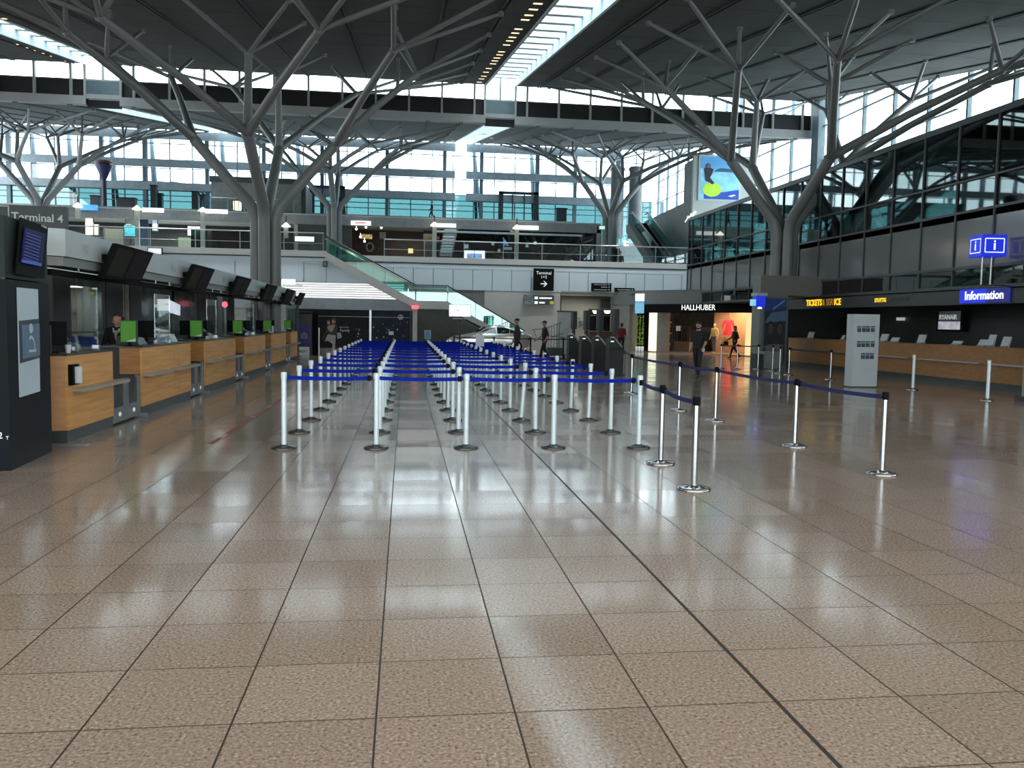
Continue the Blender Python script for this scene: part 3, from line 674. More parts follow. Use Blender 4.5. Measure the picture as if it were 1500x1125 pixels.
t = thing('control_tower', 'dark violet control tower with a flared cab seen through the left glazing', 'tower', tuple(at(153, 294, y=79)))
bc = at(153, 294, y=79); bc.z = 11.42
s = 79/FOC
b = B(); b.lathe([(3.2*s, -.2), (3.0*s, 40*s)], bc, 12); part('shaft', b, mat('violet_dk', (.03, .02, .05), .5), t)
b = B(); b.lathe([(3*s, 33*s), (11*s, 51*s), (11.5*s, 53*s), (9*s, 53.5*s)], bc, 16); part('cab', b, mat('violet_mid', (.03, .03, .10), .4), t)
b = B(); b.lathe([(4*s, 54*s), (12*s, 55.5*s), (10*s, 58*s), (3*s, 59*s)], bc, 16); part('roof_disc', b, mat('tower_red', (.12, .05, .05), .5), t)
for lb, u0, v0, u1, v1, y in [('dark tall silhouette cabinet on terrace, third object right of tower', 220, 272, 228, 297, 79.5), ('small dark cabinet leaning by the tall one on terrace', 231, 284, 237, 297, 80.6), ('dark cabinet on terrace left of pavilion', 280.5, 281, 289, 298, 79.5), ('smaller dark cabinet on terrace next to pavilion', 292, 286, 299, 299, 79.5), ('low dark box on terrace left of the tower', 132, 287, 144, 295, 79.5), ('low wide dark planter on terrace right of the tower', 170, 290, 198, 296, 79.5), ('dark box on terrace at right before the glazing', 816, 305.5, 830, 319, 79.5)]:
    p, q = at(u0, v0, y=y), at(u1, v1, y=y)
    t = thing('terrace_cabinet', lb, 'cabinet', ((p.x+q.x)/2, y, 11.2), 'dark silhouettes on the terrace')
    b = B(); b.box(p.x, q.x, y, y+.6, 11.202, p.z); part('body', b, M_DARK, t); b = B(); b.box(p.x-.05, q.x+.05, y-.05, y+.65, p.z, p.z+.08); part('lid', b, M_BLACK, t)
t = thing('air_bridge_arm', 'lattice arm with sign board outside the left glazing', 'bridge', tuple(at(270, 270, y=88)))
b = B(); pts = [(130, 268), (180, 265), (230, 266), (275, 271), (290, 277), (300, 286)]
b.tube([at(u, v, y=88) for u, v in pts], .10, 6); b.tube([at(u, v+5, y=88) for u, v in pts[:-1]]+[at(297, 290, y=88)], .10, 6)
for k in range(10):
    u = 135+k*15; b.tube([at(u, 268, y=88), at(u+7, 273, y=88)], .06, 5)
part('lattice', b, mat('lattice', (.15, .18, .22), .5), t)
b = B(); b.add([tuple(at(u, v, y=87.8)) for u, v in ((249, 265), (275, 269), (275, 275), (249, 271))], [[0, 1, 2, 3]]); part('sign_board', b, mat('sgnb', (.12, .12, .14), .5), t)
# terrace door frames
for i, (u0, v0, u1, v1) in enumerate([(734, 280, 785, 318), (457, 271, 502, 312)]):
    p, q = at(u0, v0, y=82.4), at(u1, v1, y=82.4)
    b = B()
    for x in (p.x, q.x): b.box(x-.22, x+.22, 82.3, 82.7, 11.2, p.z)
    b.box(p.x-.2, q.x+.2, 82.3, 82.7, p.z-.25, p.z)
    for k in (1, 2): x = p.x+(q.x-p.x)*k/3; b.box(x-.05, x+.05, 82.4, 82.6, 11.2, p.z)
    d = struct('door_%d' % (i+1), b, mat('door_dark', (.02, .03, .04), .5))

# ================================================================== RIGHT: GLAZED GALLERY AND TICKET COUNTERS
XR = 17.0; Y0R, Y1R = 12.0, 49.9
b = B(); b.box(XR, XO, Y0R, Y1R, 7.98, 8.16); b.m(1); b.box(XR, XO, Y0R, Y1R, 5.05, 5.25); b.m(1)
struct('trim_16b', b, [mat('office_roof', (.03, .035, .035), .6), mat('office_floor', (.10, .11, .11), .6)])
b = B(); mull = [Y0R+.3]
y = 33.41-1.755*12
while y < Y1R: mull.append(y); y += 1.755
mull.append(Y1R-.05)
for y in mull: b.box(XR-.05, XR+.06, y-.03, y+.03, 2.95, 7.98)
for z, h in ((8.03, .08), (6.23, .03), (5.28, .04), (3.58, .045), (2.98, .05)): b.box(XR-.06, XR+.06, Y0R, Y1R, z-h, z+h)
for k in range(7): b.box(XR, XR+4.2, Y1R-.08, Y1R+.02, 5.3+k*.45, 5.34+k*.45)
b.box(XR, XR+4.2, Y1R-.06, Y1R, 7.9, 8.1)
struct('trim_17', b, mat('mullion', (.045, .055, .06), .4))
b = B(); ms = sorted(mull)
for ya, yb in zip(ms, ms[1:]):
    b.box(XR+.0, XR+.03, ya+.03, yb-.03, 3.63, 5.24)
struct('wall_panel_right', b, M_PANELR)
b = B()
for ya, yb in zip(ms, ms[1:]): b.box(XR, XR+.012, ya+.03, yb-.03, 3.03, 3.53)
struct('window_13', b, M_GLASSD)
b = B()
for ya, yb in zip(ms, ms[1:]):
    if yb > 29.5: b.box(XR, XR+.012, ya+.03, yb-.03, 5.32, 7.95)
struct('window_14', b, M_GLASST)
b = B()
for ya, yb in zip(ms, ms[1:]):
    if yb <= 29.5: b.box(XR, XR+.012, ya+.03, yb-.03, 5.32, 7.95)
struct('window_15', b, glass('office_glass', (.11, .20, .20), .10, rcol=(.75, .85, .85)))
b = B(); b.box(XR+2.8, XR+2.9, Y0R, 28.6, 5.25, 7.98); b.box(XR+.05, XR+.12, Y0R, 30, 2.9, 3.6); struct('wall_office', b, mat('office_wall', (.05, .065, .065), .6, noise=.4, scale=.8))
# ducts and stair flights inside the offices, seen as slanting dark bars
for i, (ya, za, yb, zb) in enumerate([(30.5, 5.5, 25.5, 7.7), (24.5, 5.6, 20.0, 7.6), (36, 5.4, 31.5, 7.2)]):
    b = B(); b.tube([(XR+1.5, ya, za), (XR+1.5, yb, zb)], .28, 8); b.tube([(XR+1.2, ya-.3, za+.5), (XR+1.2, yb-.3, zb+.45)], .05, 6)
    single('inner_stair_flight', b, M_DKWALL, 'dark slanting stair flight behind the right gallery glass, %s from the photographer' % ORD[[2, 1, 3][i]], 'stairs', 'stair flights behind the right glass')
# end block with advert, glass box
t = thing('glass_cabin', 'white framed glass cabin on the right gallery behind the tree column', 'cabin', (17.6, 31.6, 5.3))
b = B()
for y in (30.2, 33.3): b.box(17.15, 17.25, y-.05, y+.05, 5.3, 7.75)
b.box(17.15, 17.25, 30.2, 33.3, 7.65, 7.78); b.box(17.15, 17.25, 30.2, 33.3, 6.3, 6.36)
part('frame', b, mat('cabin_frame', (.34, .38, .38), .5), t)
b = B(); b.box(17.4, 17.45, 30.3, 33.2, 5.3, 7.65); part('back_panel', b, M_DKWALL, t)
b = B(); b.box(17.3, 17.34, 30.6, 31.2, 5.45, 6.1); b.box(17.3, 17.34, 31.6, 32.1, 5.5, 6.15); part('screen', b, mat('cabin_scr', (.5, .75, .8), .5, emit=.5), t)

M_SLABW = mat('slab_white', (.52, .55, .54), .6, noise=.03)
b = B(); p = at(1022, 228, y=57); q = at(1086, 340, y=57)
b.box(p.x-.25, q.x+.8, 57, 57.3, 7.2, at(1022, 226, y=57).z); b.m(1)
b.prism([(57.3, 5.2), (72, 5.2), (72, 10.55), (61.6, 10.75), (61.6, 13.6), (57.3, 13.6)], 'x', 20.5, 20.75)
struct('wall_poster_block', b, [M_SLABW, mat('slab_grey', (.23, .245, .24), .6)])
t = thing('advertising_poster', 'large blue advertising poster of a wakeboarder high on the white block', 'poster', (21.5, 56.95, 9.9))
p, q = at(1027, 229, y=56.9), at(1081.5, 293, y=56.9)
b = B(); b.box(p.x-.12, q.x+.12, 56.9, 57, q.z-.12, p.z+.12); part('frame', b, M_WHITE, t)
W, Hh = q.x-p.x, p.z-q.z
def pp_(pts, mt, k, nm):
    b = B(); b.add([(p.x+a*W, 56.89-k*.012, q.z+c*Hh) for a, c in pts], [list(range(len(pts)))]); part(nm, b, mt, t)
pp_([(0, 0), (1, 0), (1, 1), (0, 1)], mat('ad_water', (.22, .56, .82), .5, emit=.42, noise=.35, scale=.9, stretch=(1, 1, 2)), 0, 'picture')
pp_([(0, .72), (1, .68), (1, 1), (0, 1)], mat('ad_sky', (.10, .36, .70), .5, emit=.35, noise=.2, scale=.9), 1, 'sky_area')
pp_([(.35, .68), (.5, .74), (.75, .73), (1, .68), (1, .65), (.35, .65)], mat('ad_hills', (.05, .12, .22), .5, emit=.1), 2, 'hills')
pp_([(.10, 0), (1, 0), (1, .24), (.6, .17), (.1, .12)], mat('ad_navy', (.01, .07, .42), .5, emit=.35), 3, 'banner')
pp_([(.30+.24*math.cos(a*PI/10), .22+.17*math.sin(a*PI/10)) for a in range(20)], mat('ad_lime', (.42, .72, .05), .5, emit=.4), 4, 'badge')
pp_([(.12, .42), (.10, .58), (.07, .70), (.13, .74), (.12, .80), (.18, .84), (.25, .80), (.24, .74), (.33, .70), (.29, .60), (.24, .50), (.36, .38), (.30, .34), (.20, .40)], mat('ad_rider', (.03, .03, .05), .5), 5, 'rider')
pp_([(.13, .75), (.19, .82), (.24, .77), (.2, .72)], mat('ad_skin', (.30, .16, .10), .5), 6, 'rider_face')
pp_([(.72, .08), (.86, .12), (.92, .10), (.80, .06)], M_TXTW, 6, 'plane_logo')

# escalator at the gallery end
t = thing('escalator', 'dark stepped escalator rising between glass sides at right end of the gallery', 'escalator', (18.8, 58, 5.2))
xa, xb = 17.7, 19.6
def ez(y): return 5.25+(y-57.6)*(9.7-5.25)/(66.6-57.6)
b = B(); b.prism([(56.2, 5.2), (57.6, 5.2), (66.6, 9.65), (67.4, 9.65), (67.4, 9.1), (58.4, 4.9), (56.2, 4.9)], 'x', xa, xb); part('truss', b, mat('esc_side', (.24, .25, .24), .6), t)
b = B()
for k in range(24):
    y = 57.6+k*9/24; b.box(xa+.5, xb-.5, y, y+.36, ez(y)-.02, ez(y+.375)+.03)
part('steps', b, M_BLACK, t)
for x in (xa+.3, xb-.3):
    b = B(); b.hexa([(x-.01, 57, 5.3), (x+.01, 57, 5.3), (x+.01, 66.8, 9.75), (x-.01, 66.8, 9.75)], [(x-.01, 57, 6.2), (x+.01, 57, 6.2), (x+.01, 66.8, 10.6), (x-.01, 66.8, 10.6)]); part('glass_side', b, M_GLASSB, t)
    b = B(); b.tube([(x, 56.6, 5.9), (x, 57, 6.22), (x, 66.8, 10.63), (x, 67.6, 10.6)], .06, 8); part('handrail', b, M_DARK, t)
b = B(); b.box(16.95, 17.0, 52.6, 57, 5.2, 6.6); struct('window_16', b, M_GLASSB)
for i, (u, v) in enumerate([(915.5, 354), (915.5, 359)]):
    p = at(u, v, y=58); b = B(); b.ball(p, .10, 10, 6); b.tube([(p.x, p.y-.02, p.z), (p.x+.25, p.y, p.z)], .04, 6)
    single('globe_light', b, M_LAMP, 'round amber globe light beside the escalator, %s of two' % ('upper', 'lower')[i], 'light', 'globe lights by the escalator')
b = B(); p = at(900, 387, y=57.9); b.box(at(897, 387, y=57.9).x, at(907, 387, y=57.9).x, 57.8, 57.9, 5.2, at(900, 364, y=57.9).z); single('dark_doorway', b, M_BLACK, 'dark doorway below the globe lights near the escalator', 'door')
item('exit_sign', 'small pale green emergency sign on the trunk of the gallery tree', 'sign', 878, 331, 886, 336, 65, mat('em_pale', (.55, .85, .72), .5, emit=.8))
for i, (u, v) in enumerate([(1008, 318), (1013, 314), (1018, 311)]):
    p = at(u, v, y=56.7); b = B(); b.ball(p, .10, 8, 5, (1, 1.4, 1)); b.tube([p, (p.x-.1, p.y+.3, p.z-.3)], .05, 5); single('wall_spotlight', b, mat('spot_white', (.9, .95, 1), .4, emit=.6), 'small white spotlight at corner of the white block, %s from left' % ORD[i+1], 'light', 'spotlights on the white block')
for i, (u, v) in enumerate([(905, 0), (932, 0)]):
    p = at(u, 245, y=77); b = B(); b.lathe([(.62, 9.6), (.62, p.z)], (p.x, 77, 0), 20); b.lathe([(.70, p.z-.3), (.70, p.z-.1)], (p.x, 77, 0), 20)
    single('round_column', b, mat('round_col', (.13, .15, .16), .5), 'round grey column behind the gallery tree, %s one' % ('left', 'right')[i], 'column', 'round columns on the terrace')

# ticket and information counters
b = B(); b.box(XR, XR+.4, 19.0, 36.0, 2.47, 2.94); struct('trim_18', b, mat('counter_fascia', (.040, .044, .044), .45))
b = B(); b.box(XR+2.6, XR+2.7, 18, 36.2, 0, 3.0); b.box(XR, XR+2.7, 36.0, 36.2, 0, 3.0); b.box(XR, XR+2.7, 18, 36.2, 2.9, 3.0); struct('wall_counter_back', b, mat('counter_back', (.012, .013, .014), .4, noise=.3))
t = thing('ticket_counter', 'long dim oak ticket and information counter along the right wall', 'counter', (XR+.4, 27, 0))
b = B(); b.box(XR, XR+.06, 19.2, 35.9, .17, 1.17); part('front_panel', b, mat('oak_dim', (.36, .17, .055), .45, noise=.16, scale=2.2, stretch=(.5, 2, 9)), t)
b = B(); b.box(XR-.03, XR+.75, 19.2, 35.9, 1.17, 1.21); part('worktop', b, MATS['oak_dim'], t)
b = B(); b.box(XR+.05, XR+.7, 19.2, 35.9, 0, .17); part('plinth', b, M_PLINTH, t)
for ya, yb in ((19.6, 22.6), (23.0, 26.2), (26.6, 29.6), (30.0, 33.0)):
    b = B(); b.box(XR-.16, XR, ya, yb, .69, .73); part('ledge', b, M_STEEL, t)
t = thing('information_sign', 'bright blue Information sign on the counter fascia', 'sign', (XR-.02, 22, 2.7))
p, q = at(1407, 424, x=XR-.03), at(1480, 444, x=XR-.03)
b = B(); ym = q.y+(p.y-q.y)*.45
b.box(XR-.05, XR, ym, p.y, 2.5, 2.92); part('sign_panel', b, M_BLUEE, t); b = B(); b.box(XR-.05, XR, q.y, ym, 2.5, 2.92); part('sign_panel', b, M_BLUED, t, 'dimmer blue sign half')
text('sign_letters', 'Information', (XR-.06, p.y-.25, 2.715), .36, mat('sign_white', (.9, .95, 1), .5, emit=1.3), t, right=(0, -1, 0), bold=.006)
t = thing('tickets_sign', 'glowing yellow TICKETS & SERVICE lettering on the dark fascia', 'sign', (XR-.02, 33.5, 2.7))
p = at(1181, 444, x=XR-.02); q = at(1233, 443, x=XR-.02)
tl = p.y-q.y
text('sign_letters', 'TICKETS', (XR-.02, p.y, 2.70), .36, M_YEL, t, right=(0, -1, 0), sx=1.0, bold=.008)
text('sign_letters', '& SERV', (XR-.02, p.y-tl*.47, 2.70), .36, M_YELD, t, right=(0, -1, 0), sx=1.0)
text('sign_letters', 'ICE', (XR-.02, p.y-tl*.80, 2.70), .36, M_YEL, t, right=(0, -1, 0), sx=1.0, bold=.006)
t = thing('airport_sign', 'half lit small yellow lettering in the middle of the dark fascia', 'sign', (XR-.02, 28, 2.7))
p = at(1281, 443, x=XR-.02)
text('sign_letters', 'STUTTG', (XR-.02, p.y, 2.70), .20, M_YEL, t, right=(0, -1, 0), bold=.004); text('sign_letters', 'ART AIRPORT', (XR-.02, p.y-.92, 2.70), .20, mat('letters_off', (.10, .075, .05), .5), t, right=(0, -1, 0))
t = thing('airline_screen', 'wall screen lettered RYANAIR above a white band behind the ticket counter', 'screen', (XR+2.5, 27, 1.9))
p, q = at(1376, 456, x=XR+2.4), at(1406, 483, x=XR+2.4)
b = B(); b.box(XR+2.4, XR+2.6, q.y-.15, p.y+.1, q.z-.05, p.z+.05); part('screen_frame', b, M_BLACK, t)
b = B(); b.box(XR+2.38, XR+2.41, q.y, p.y, q.z+.32, p.z); part('screen_upper', b, mat('scr_slate', (.08, .09, .11), .4, emit=.3, noise=.3), t)
b = B(); b.box(XR+2.38, XR+2.41, q.y, p.y, q.z, q.z+.29); part('screen_lower', b, mat('scr_pale', (.55, .55, .62), .4, emit=.55, noise=.3), t)
text('screen_letters', 'RYANAIR', (XR+2.37, p.y-.05, q.z+.44), .24, M_TXTW, t, right=(0, -1, 0), bold=.004)
for i, (u0, v0, u1, v1) in enumerate([(1313, 465, 1324, 469.5), (1261, 464, 1283, 480), (1186, 466, 1206, 497), (1228, 465, 1249, 488)]):
    p, q = at(u0, v0, x=XR+2.5), at(u1, v1, x=XR+2.5)
    b = B(); b.box(XR+2.5, XR+2.55, q.y, p.y, q.z, p.z)
    b.box(XR+2.55, XR+2.6, q.y+.05, p.y-.05, q.z+.05, p.z-.05)
    single('wall_sign', b, [mat('sign_lit', (.7, .72, .72), .5, emit=.4), M_SCRG, M_GREYW, M_SCRG][i] if i != 2 else mat('poster_dim', (.075, .08, .08), .5), ['small lit white sign on back wall right of the white totem', 'dark olive picture on back wall behind totem', 'dim grey poster on back wall at far end of ticket counter', 'dim reflection coloured picture on back wall left of totem'][i], 'sign', 'signs on the ticket counter back wall')
for i, (u0, v0, u1, v1, lb) in enumerate([(1289, 489, 1301, 502, 'leaning white brochure stand on ticket counter just right of totem'), (1304, 494, 1317, 503, 'low white brochure holder, second right of totem'), (1345, 490, 1354, 504.5, 'tall slim leaning brochure stand on the middle of the ticket counter'), (1391, 499, 1412, 507, 'low white keyboard tray below the airline screen'), (1434, 497, 1446, 508.5, 'white stepped brochure box on the information counter'), (1448, 490, 1456, 508, 'grey upright brochure stand behind the stepped box'), (1468, 493, 1478, 509, 'white printed brochure stand nearest the stone pillar'), (1183, 486, 1192, 496, 'pale brochure stand at far end of the ticket counter'), (1233, 491, 1236, 499, 'slim white card holder left of totem')]):
    p, q = at(u0, v0, x=XR+.3), at(u1, v1, x=XR+.3)
    t = thing('brochure_stand', lb, 'stand', (XR+.3, (p.y+q.y)/2, 1.21), 'brochure stands on the ticket counter')
    h = max(.08, p.z-1.21); ym_ = (p.y+q.y)/2; hw_ = min(.22, abs(p.y-q.y)/2)
    p = Vector((p.x, ym_+hw_, p.z)); q = Vector((q.x, ym_-hw_, q.z)); b = B(); b.hexa([(XR+.25, q.y, 1.212), (XR+.31, q.y, 1.212), (XR+.31, p.y, 1.212), (XR+.25, p.y, 1.212)], [(XR+.31, q.y-.05, 1.21+h), (XR+.35, q.y-.05, 1.21+h), (XR+.35, p.y-.05, 1.21+h), (XR+.31, p.y-.05, 1.21+h)]); part('back_plate', b, M_PAPER, t)
    b = B(); b.box(XR+.2, XR+.28, q.y, p.y-.05, 1.212, 1.25); part('tray', b, mat('tray_grey', (.3, .33, .34), .5), t)
# stone pillar at the right edge
b = B(); b.box(14.75, XR, 17.0, 18.55, 0, 3.55); b.m(1); b.box(14.9, 15.9, 16.98, 17, .3, 2); b.box(14.73, 14.75, 17.1, 18.0, .25, 1.65); b.box(14.6, 14.75, 17, 18.6, 0, .12)
struct('wall_pillar', b, [M_BEIGEW, M_DKWALL])
# information cube
c = at(1447, 361, x=16.35); a0 = -.133
t = thing('information_cube', 'lit blue cube sign with a white letter i on each face, on twin poles', 'sign', (c.x, c.y, 2.95))
s = .39; pts = [(c.x+s*1.25*math.cos(a0+k*PI/2+PI/4), c.y+s*1.25*math.sin(a0+k*PI/2+PI/4)) for k in range(4)]
zc0, zc1 = c.z-.30, c.z+.30
b = B(); b.prism(pts, 'z', zc0, zc1); cu_ = part('cube', b, M_BLUEE, t)
for k in range(4):
    P0, P1 = Vector((*pts[k], c.z)), Vector((*pts[(k+1) % 4], c.z)); d = (P1-P0).normalized(); nrm = d.cross(Vector((0, 0, 1)))
    mid = (P0+P1)/2+nrm*.006; L_ = (P1-P0).length
    if nrm.y > .2: continue
    text('letter', 'i', mid, .40, mat('cube_white', (.75, .8, 1), .5, emit=1.0), cu_, right=d, align='CENTER', bold=.006)
    b = B()
    for (a_, c_, w_, h_) in ((-1, 0, .015, .4), (1, 0, .015, .4), (0, -1, .4, .015), (0, 1, .4, .015)):
        m_ = mid+d*(a_*L_*.38)+Vector((0, 0, c_*.19)); hw = L_*.38 if a_ == 0 else .014; hh = .19 if c_ == 0 else .014
        b.add([m_-d*hw-Vector((0, 0, hh)), m_+d*hw-Vector((0, 0, hh)), m_+d*hw+Vector((0, 0, hh)), m_-d*hw+Vector((0, 0, hh))], [[0, 1, 2, 3]])
    part('square_outline', b, MATS['cube_white'], cu_)
b = B(); b.tube([(c.x-.14, c.y, 2.96), (c.x-.14, c.y, zc0)], .025, 8); part('pole', b, M_STEEL, t); b = B(); b.tube([(c.x+.14, c.y, 2.96), (c.x+.14, c.y, zc0)], .025, 8); part('pole', b, M_STEEL, t)
b = B(); b.box(c.x-.2, XR-.01, c.y-.06, c.y+.06, 2.955, 2.985); part('base_plate', b, M_SEAM, t)
# white brochure totem
t = thing('totem_display', 'white upright totem with three rows of small dark photo cards', 'display', (13.05, 22.6, 0))
p, q = at(1252, 460, y=22.6), at(1284, 567, y=22.6)
b = B(); b.box(p.x, q.x, 22.6, 23.0, .03, p.z); tb_ = part('body', b, mat('totem_white', (.50, .57, .60), .5, noise=.03), t)
b = B(); b.box(p.x-.02, q.x+.02, 22.58, 23.02, 0, .03); part('foot', b, M_SEAM, t)
for r, (v, us) in enumerate([(482, (1258.5, 1265.5, 1271.5, 1278.5)), (504, (1258, 1264.5, 1271, 1278)), (521.5, (1264, 1270.5, 1277))]):
    for u in us:
        b = B(); c = at(u, v, y=22.6); b.box(c.x-.055, c.x+.055, 22.585, 22.6, c.z-.085, c.z+.085); b.m(1); b.box(c.x-.055, c.x+.055, 22.58, 22.59, c.z+.02, c.z+.05)
        part('photo_card', b, [mat('card_dk', (.045, .075, .10), .5, noise=.8, scale=14), mat('card_lt', (.25, .36, .42), .5)], tb_)

# block below the right tree, with the couple advert
b = B(); b.prism([(14.35, 33), (15.55, 33), (15.55, 35.2), (15.1, 35.2), (14.35, 33.8)], 'z', 0, 2.97); b.prism([(14.35, 33), (17.3, 33), (17.3, 35.2), (15.1, 35.2), (14.35, 33.8)], 'z', 2.97, 3.76); struct('wall_tree_block', b, mat('block_beige', (.20, .205, .19), .6, noise=.04))
t = thing('advertising_poster', 'dark blue advertising panel with two smiling faces on the block below the tree', 'poster', (15, 32.95, 0))
p, q = at(1121, 437, y=32.95), at(1148, 541, y=32.95)
b = B(); b.box(p.x-.05, q.x+.08, 32.95, 33.0, .1, p.z+.05); part('frame', b, mat('panel_frame', (.10, .14, .17), .4), t)
def adp(pts, mt, k, nm):
    b = B(); W, Hh = q.x-p.x, p.z-.2; b.add([(p.x+a*W, 32.945-k*.006, .2+c*Hh) for a, c in pts], [list(range(len(pts)))]); part(nm, b, mt, t)
adp([(0, 0), (1, 0), (1, 1), (0, 1)], mat('ad2_dark', (.02, .025, .035), .5, noise=.3), 0, 'picture')
adp([(0, .62), (1, .66), (1, .82), (.3, .78)], mat('ad2_sky', (.06, .13, .20), .5, emit=.1), 1, 'sky_area')
adp([(.25, .80), (1, .86), (1, 1), (0, 1), (0, .80)], mat('ad2_blue', (.008, .035, .14), .5, emit=.2), 1, 'banner')
adp([(.35, .84), (.40, .83), (.92, .96), (.90, .985)], mat('ad2_line', (.25, .32, .42), .5), 2, 'streak')
for a in (.30, .72):
    adp([(a+.19*math.cos(k*PI/8), .55+.10*math.sin(k*PI/8)) for k in range(16)], mat('ad2_hair', (.01, .009, .01), .5), 2, 'hair')
    adp([(a+.13*math.cos(k*PI/8), .53+.085*math.sin(k*PI/8)) for k in range(16)], mat('ad2_skin', (.075, .055, .05), .5), 3, 'face')
adp([(.05, .0), (.95, .0), (.9, .28), (.55, .30), (.1, .28)], mat('ad2_shirt', (.13, .15, .16), .5), 2, 'shirt')
t = thing('blue_box_sign', 'small lit blue box sign hanging beside the clothes shop', 'sign', (14.3, 32.4, 2.4))
p, q = at(1104, 433, y=32.4), at(1121, 450, y=32.4)
b = B(); b.box(p.x+.1, q.x, 32.4, 32.6, q.z, p.z); part('sign_box', b, M_BLUEE, t); b = B(); b.box(p.x-.05, p.x+.1, 32.38, 32.62, q.z+.05, p.z-.15); part('side_letter', b, mat('sky_side', (.25, .6, .9), .5, emit=.8), t)
b = B(); b.box(p.x+.15, q.x+.1, 32.45, 33.0, p.z, p.z+.12); part('bracket', b, M_STEEL, t)
b = B(); b.lathe([(.06, 0), (.09, -.06)], (p.x+.32, 32.5, q.z), 10); part('spotlight', b, M_LAMP, t)
t = thing('planter_box', 'pale grey box planter standing before the two-face advert', 'planter', (14.6, 31.9, 0))
p, q = at(1120, 515, y=31.9), at(1141, 540, y=31.9); b = B(); b.box(p.x, q.x, 31.9, 32.6, .02, p.z); part('box', b, mat('box_pale', (.25, .30, .31), .5), t); b = B(); b.box(p.x-.3, p.x-.02, 31.95, 32.5, .02, p.z-.1); part('side_box', b, M_DKWALL, t)

# clothes shop
A_, B_ = Vector((14.3, 51.6, 0)), Vector((19.3, 44.6, 0)); dsh = (B_-A_).normalized(); nsh = Vector((dsh.y, -dsh.x, 0))
nsh = -nsh if nsh.y > 0 else nsh
def sp(a, out, z): v = A_+dsh*a+nsh*out; return (v.x, v.y, z)
LS = (B_-A_).length
def sbox(b, a0, a1, o0, o1, z0, z1): return b.hexa([sp(a0, o0, z0), sp(a1, o0, z0), sp(a1, o1, z0), sp(a0, o1, z0)], [sp(a0, o0, z1), sp(a1, o0, z1), sp(a1, o1, z1), sp(a0, o1, z1)])
def s_at(u, v=480, out=0.0):   # distance along the shop front of a point seen at column u
    d = cf + cr*((u-750)/FOC) - cu*((v-562.5)/FOC)
    o = A_+nsh*out
    tt = ((o.x-0)*dsh.y-(o.y-0)*dsh.x)/(d.x*dsh.y-d.y*dsh.x)
    v_ = EYE+d*tt
    return (v_-o).dot(dsh), v_.z
b = B(); sbox(b, -1.8, LS+.6, .0, .35, 2.9, 3.74); sbox(b, -1.8, LS+.6, -9, .35, 3.70, 3.76); struct('wall_shop_bulkhead', b, mat('bulkhead', (.17, .185, .18), .6, noise=.04))
b = B(); sbox(b, -1.8, -.25, .0, .3, 0, 2.9); struct('wall_shop_front', b, mat('shop_pier', (.24, .25, .23), .6))
b = B(); b.box(14.2, 14.5, 51.95, 57.9, 0, 3.68); struct('wall_shop_left', b, M_GREYW)
t = thing('clothes_shop', 'warmly lit clothes shop front with HALLHUBER in white letters', 'shop', tuple(A_+dsh*3))
f0, _ = s_at(952); f1, _ = s_at(1121)
b = B(); sbox(b, f0, LS+.5, .30, .45, 2.42, 2.92); part('fascia', b, M_BLACK, t)
a0, z0 = s_at(998, 448, .47); a1, _ = s_at(1057, 448, .47)
text('shop_name', 'HALLHUBER', sp(a0, .47, 2.70), .46, mat('shop_letters', (1, 1, 1), .5, emit=1.2), t, right=dsh, sx=(a1-a0)/2.95)
aw, _ = s_at(1047); av, _ = s_at(973)
aw -= 1.75
b = B(); sbox(b, aw, LS+.4, -2.6, -2.5, 0, 2.9); part('back_wall', b, mat('shop_peach', (.70, .42, .25), .6, noise=.06), t)
b = B(); sbox(b, av-7, aw, -4.6, -4.5, 0, 2.9); part('back_wall', b, mat('shop_brown', (.07, .045, .03), .6, noise=.4), t, 'dark brown back wall')
b = B(); sbox(b, aw-.05, aw+.05, -4.5, -2.5, 0, 2.9); part('inner_wall', b, MATS['shop_brown'], t)
b = B(); sbox(b, f0, LS+.5, -4.5, .1, .0, .06); part('shop_floor', b, mat('shop_floor', (.30, .20, .13), .4), t)
b = B(); sbox(b, f0, LS+.5, -4.5, .3, 2.85, 2.92); part('shop_ceiling', b, mat('shop_ceil', (.35, .26, .18), .6), t)
c0, _ = s_at(1093); c1, _ = s_at(1110)
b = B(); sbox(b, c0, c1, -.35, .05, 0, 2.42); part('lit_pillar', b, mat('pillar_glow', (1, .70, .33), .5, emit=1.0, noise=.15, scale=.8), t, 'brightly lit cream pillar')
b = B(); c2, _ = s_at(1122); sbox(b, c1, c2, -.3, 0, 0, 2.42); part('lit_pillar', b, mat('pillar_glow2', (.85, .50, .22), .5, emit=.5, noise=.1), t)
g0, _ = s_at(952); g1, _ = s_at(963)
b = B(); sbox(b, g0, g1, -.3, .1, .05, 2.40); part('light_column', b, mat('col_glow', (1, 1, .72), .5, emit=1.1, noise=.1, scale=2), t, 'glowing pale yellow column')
b = B(); sbox(b, g1, g1+.75, -.25, .05, 0, 2.42); part('front_pier', b, mat('shop_pier2', (.26, .24, .21), .6), t)
b = B(); g2, _ = s_at(972); sbox(b, g2, c0, -.02, -.005, .1, 2.42); part('glass_pane', b, glass('shop_glass', (.97, .98, .97), .02), t)
b = B()
for k in range(9): sbox(b, g2+.05, g2+.09+.28*(k % 3 == 0), -.3, -.26, .5+k*.22, .53+k*.22)
b.tube([sp(g2+.06, -.28, .1), sp(g2+.06, -.28, 2.4)], .02, 6); part('light_strip', b, mat('strip_orange', (.8, .35, .18), .5, emit=.6), t)
lamp = bpy.data.lights.new('shop_lamp', 'AREA'); lamp.energy = 120; lamp.color = (1, .70, .42); lamp.size = 1.6
lo = bpy.data.objects.new('shop_lamp', lamp); C.objects.link(lo); am = (aw+LS)/2; lo.location = sp(am-.2, -1.2, 2.8)
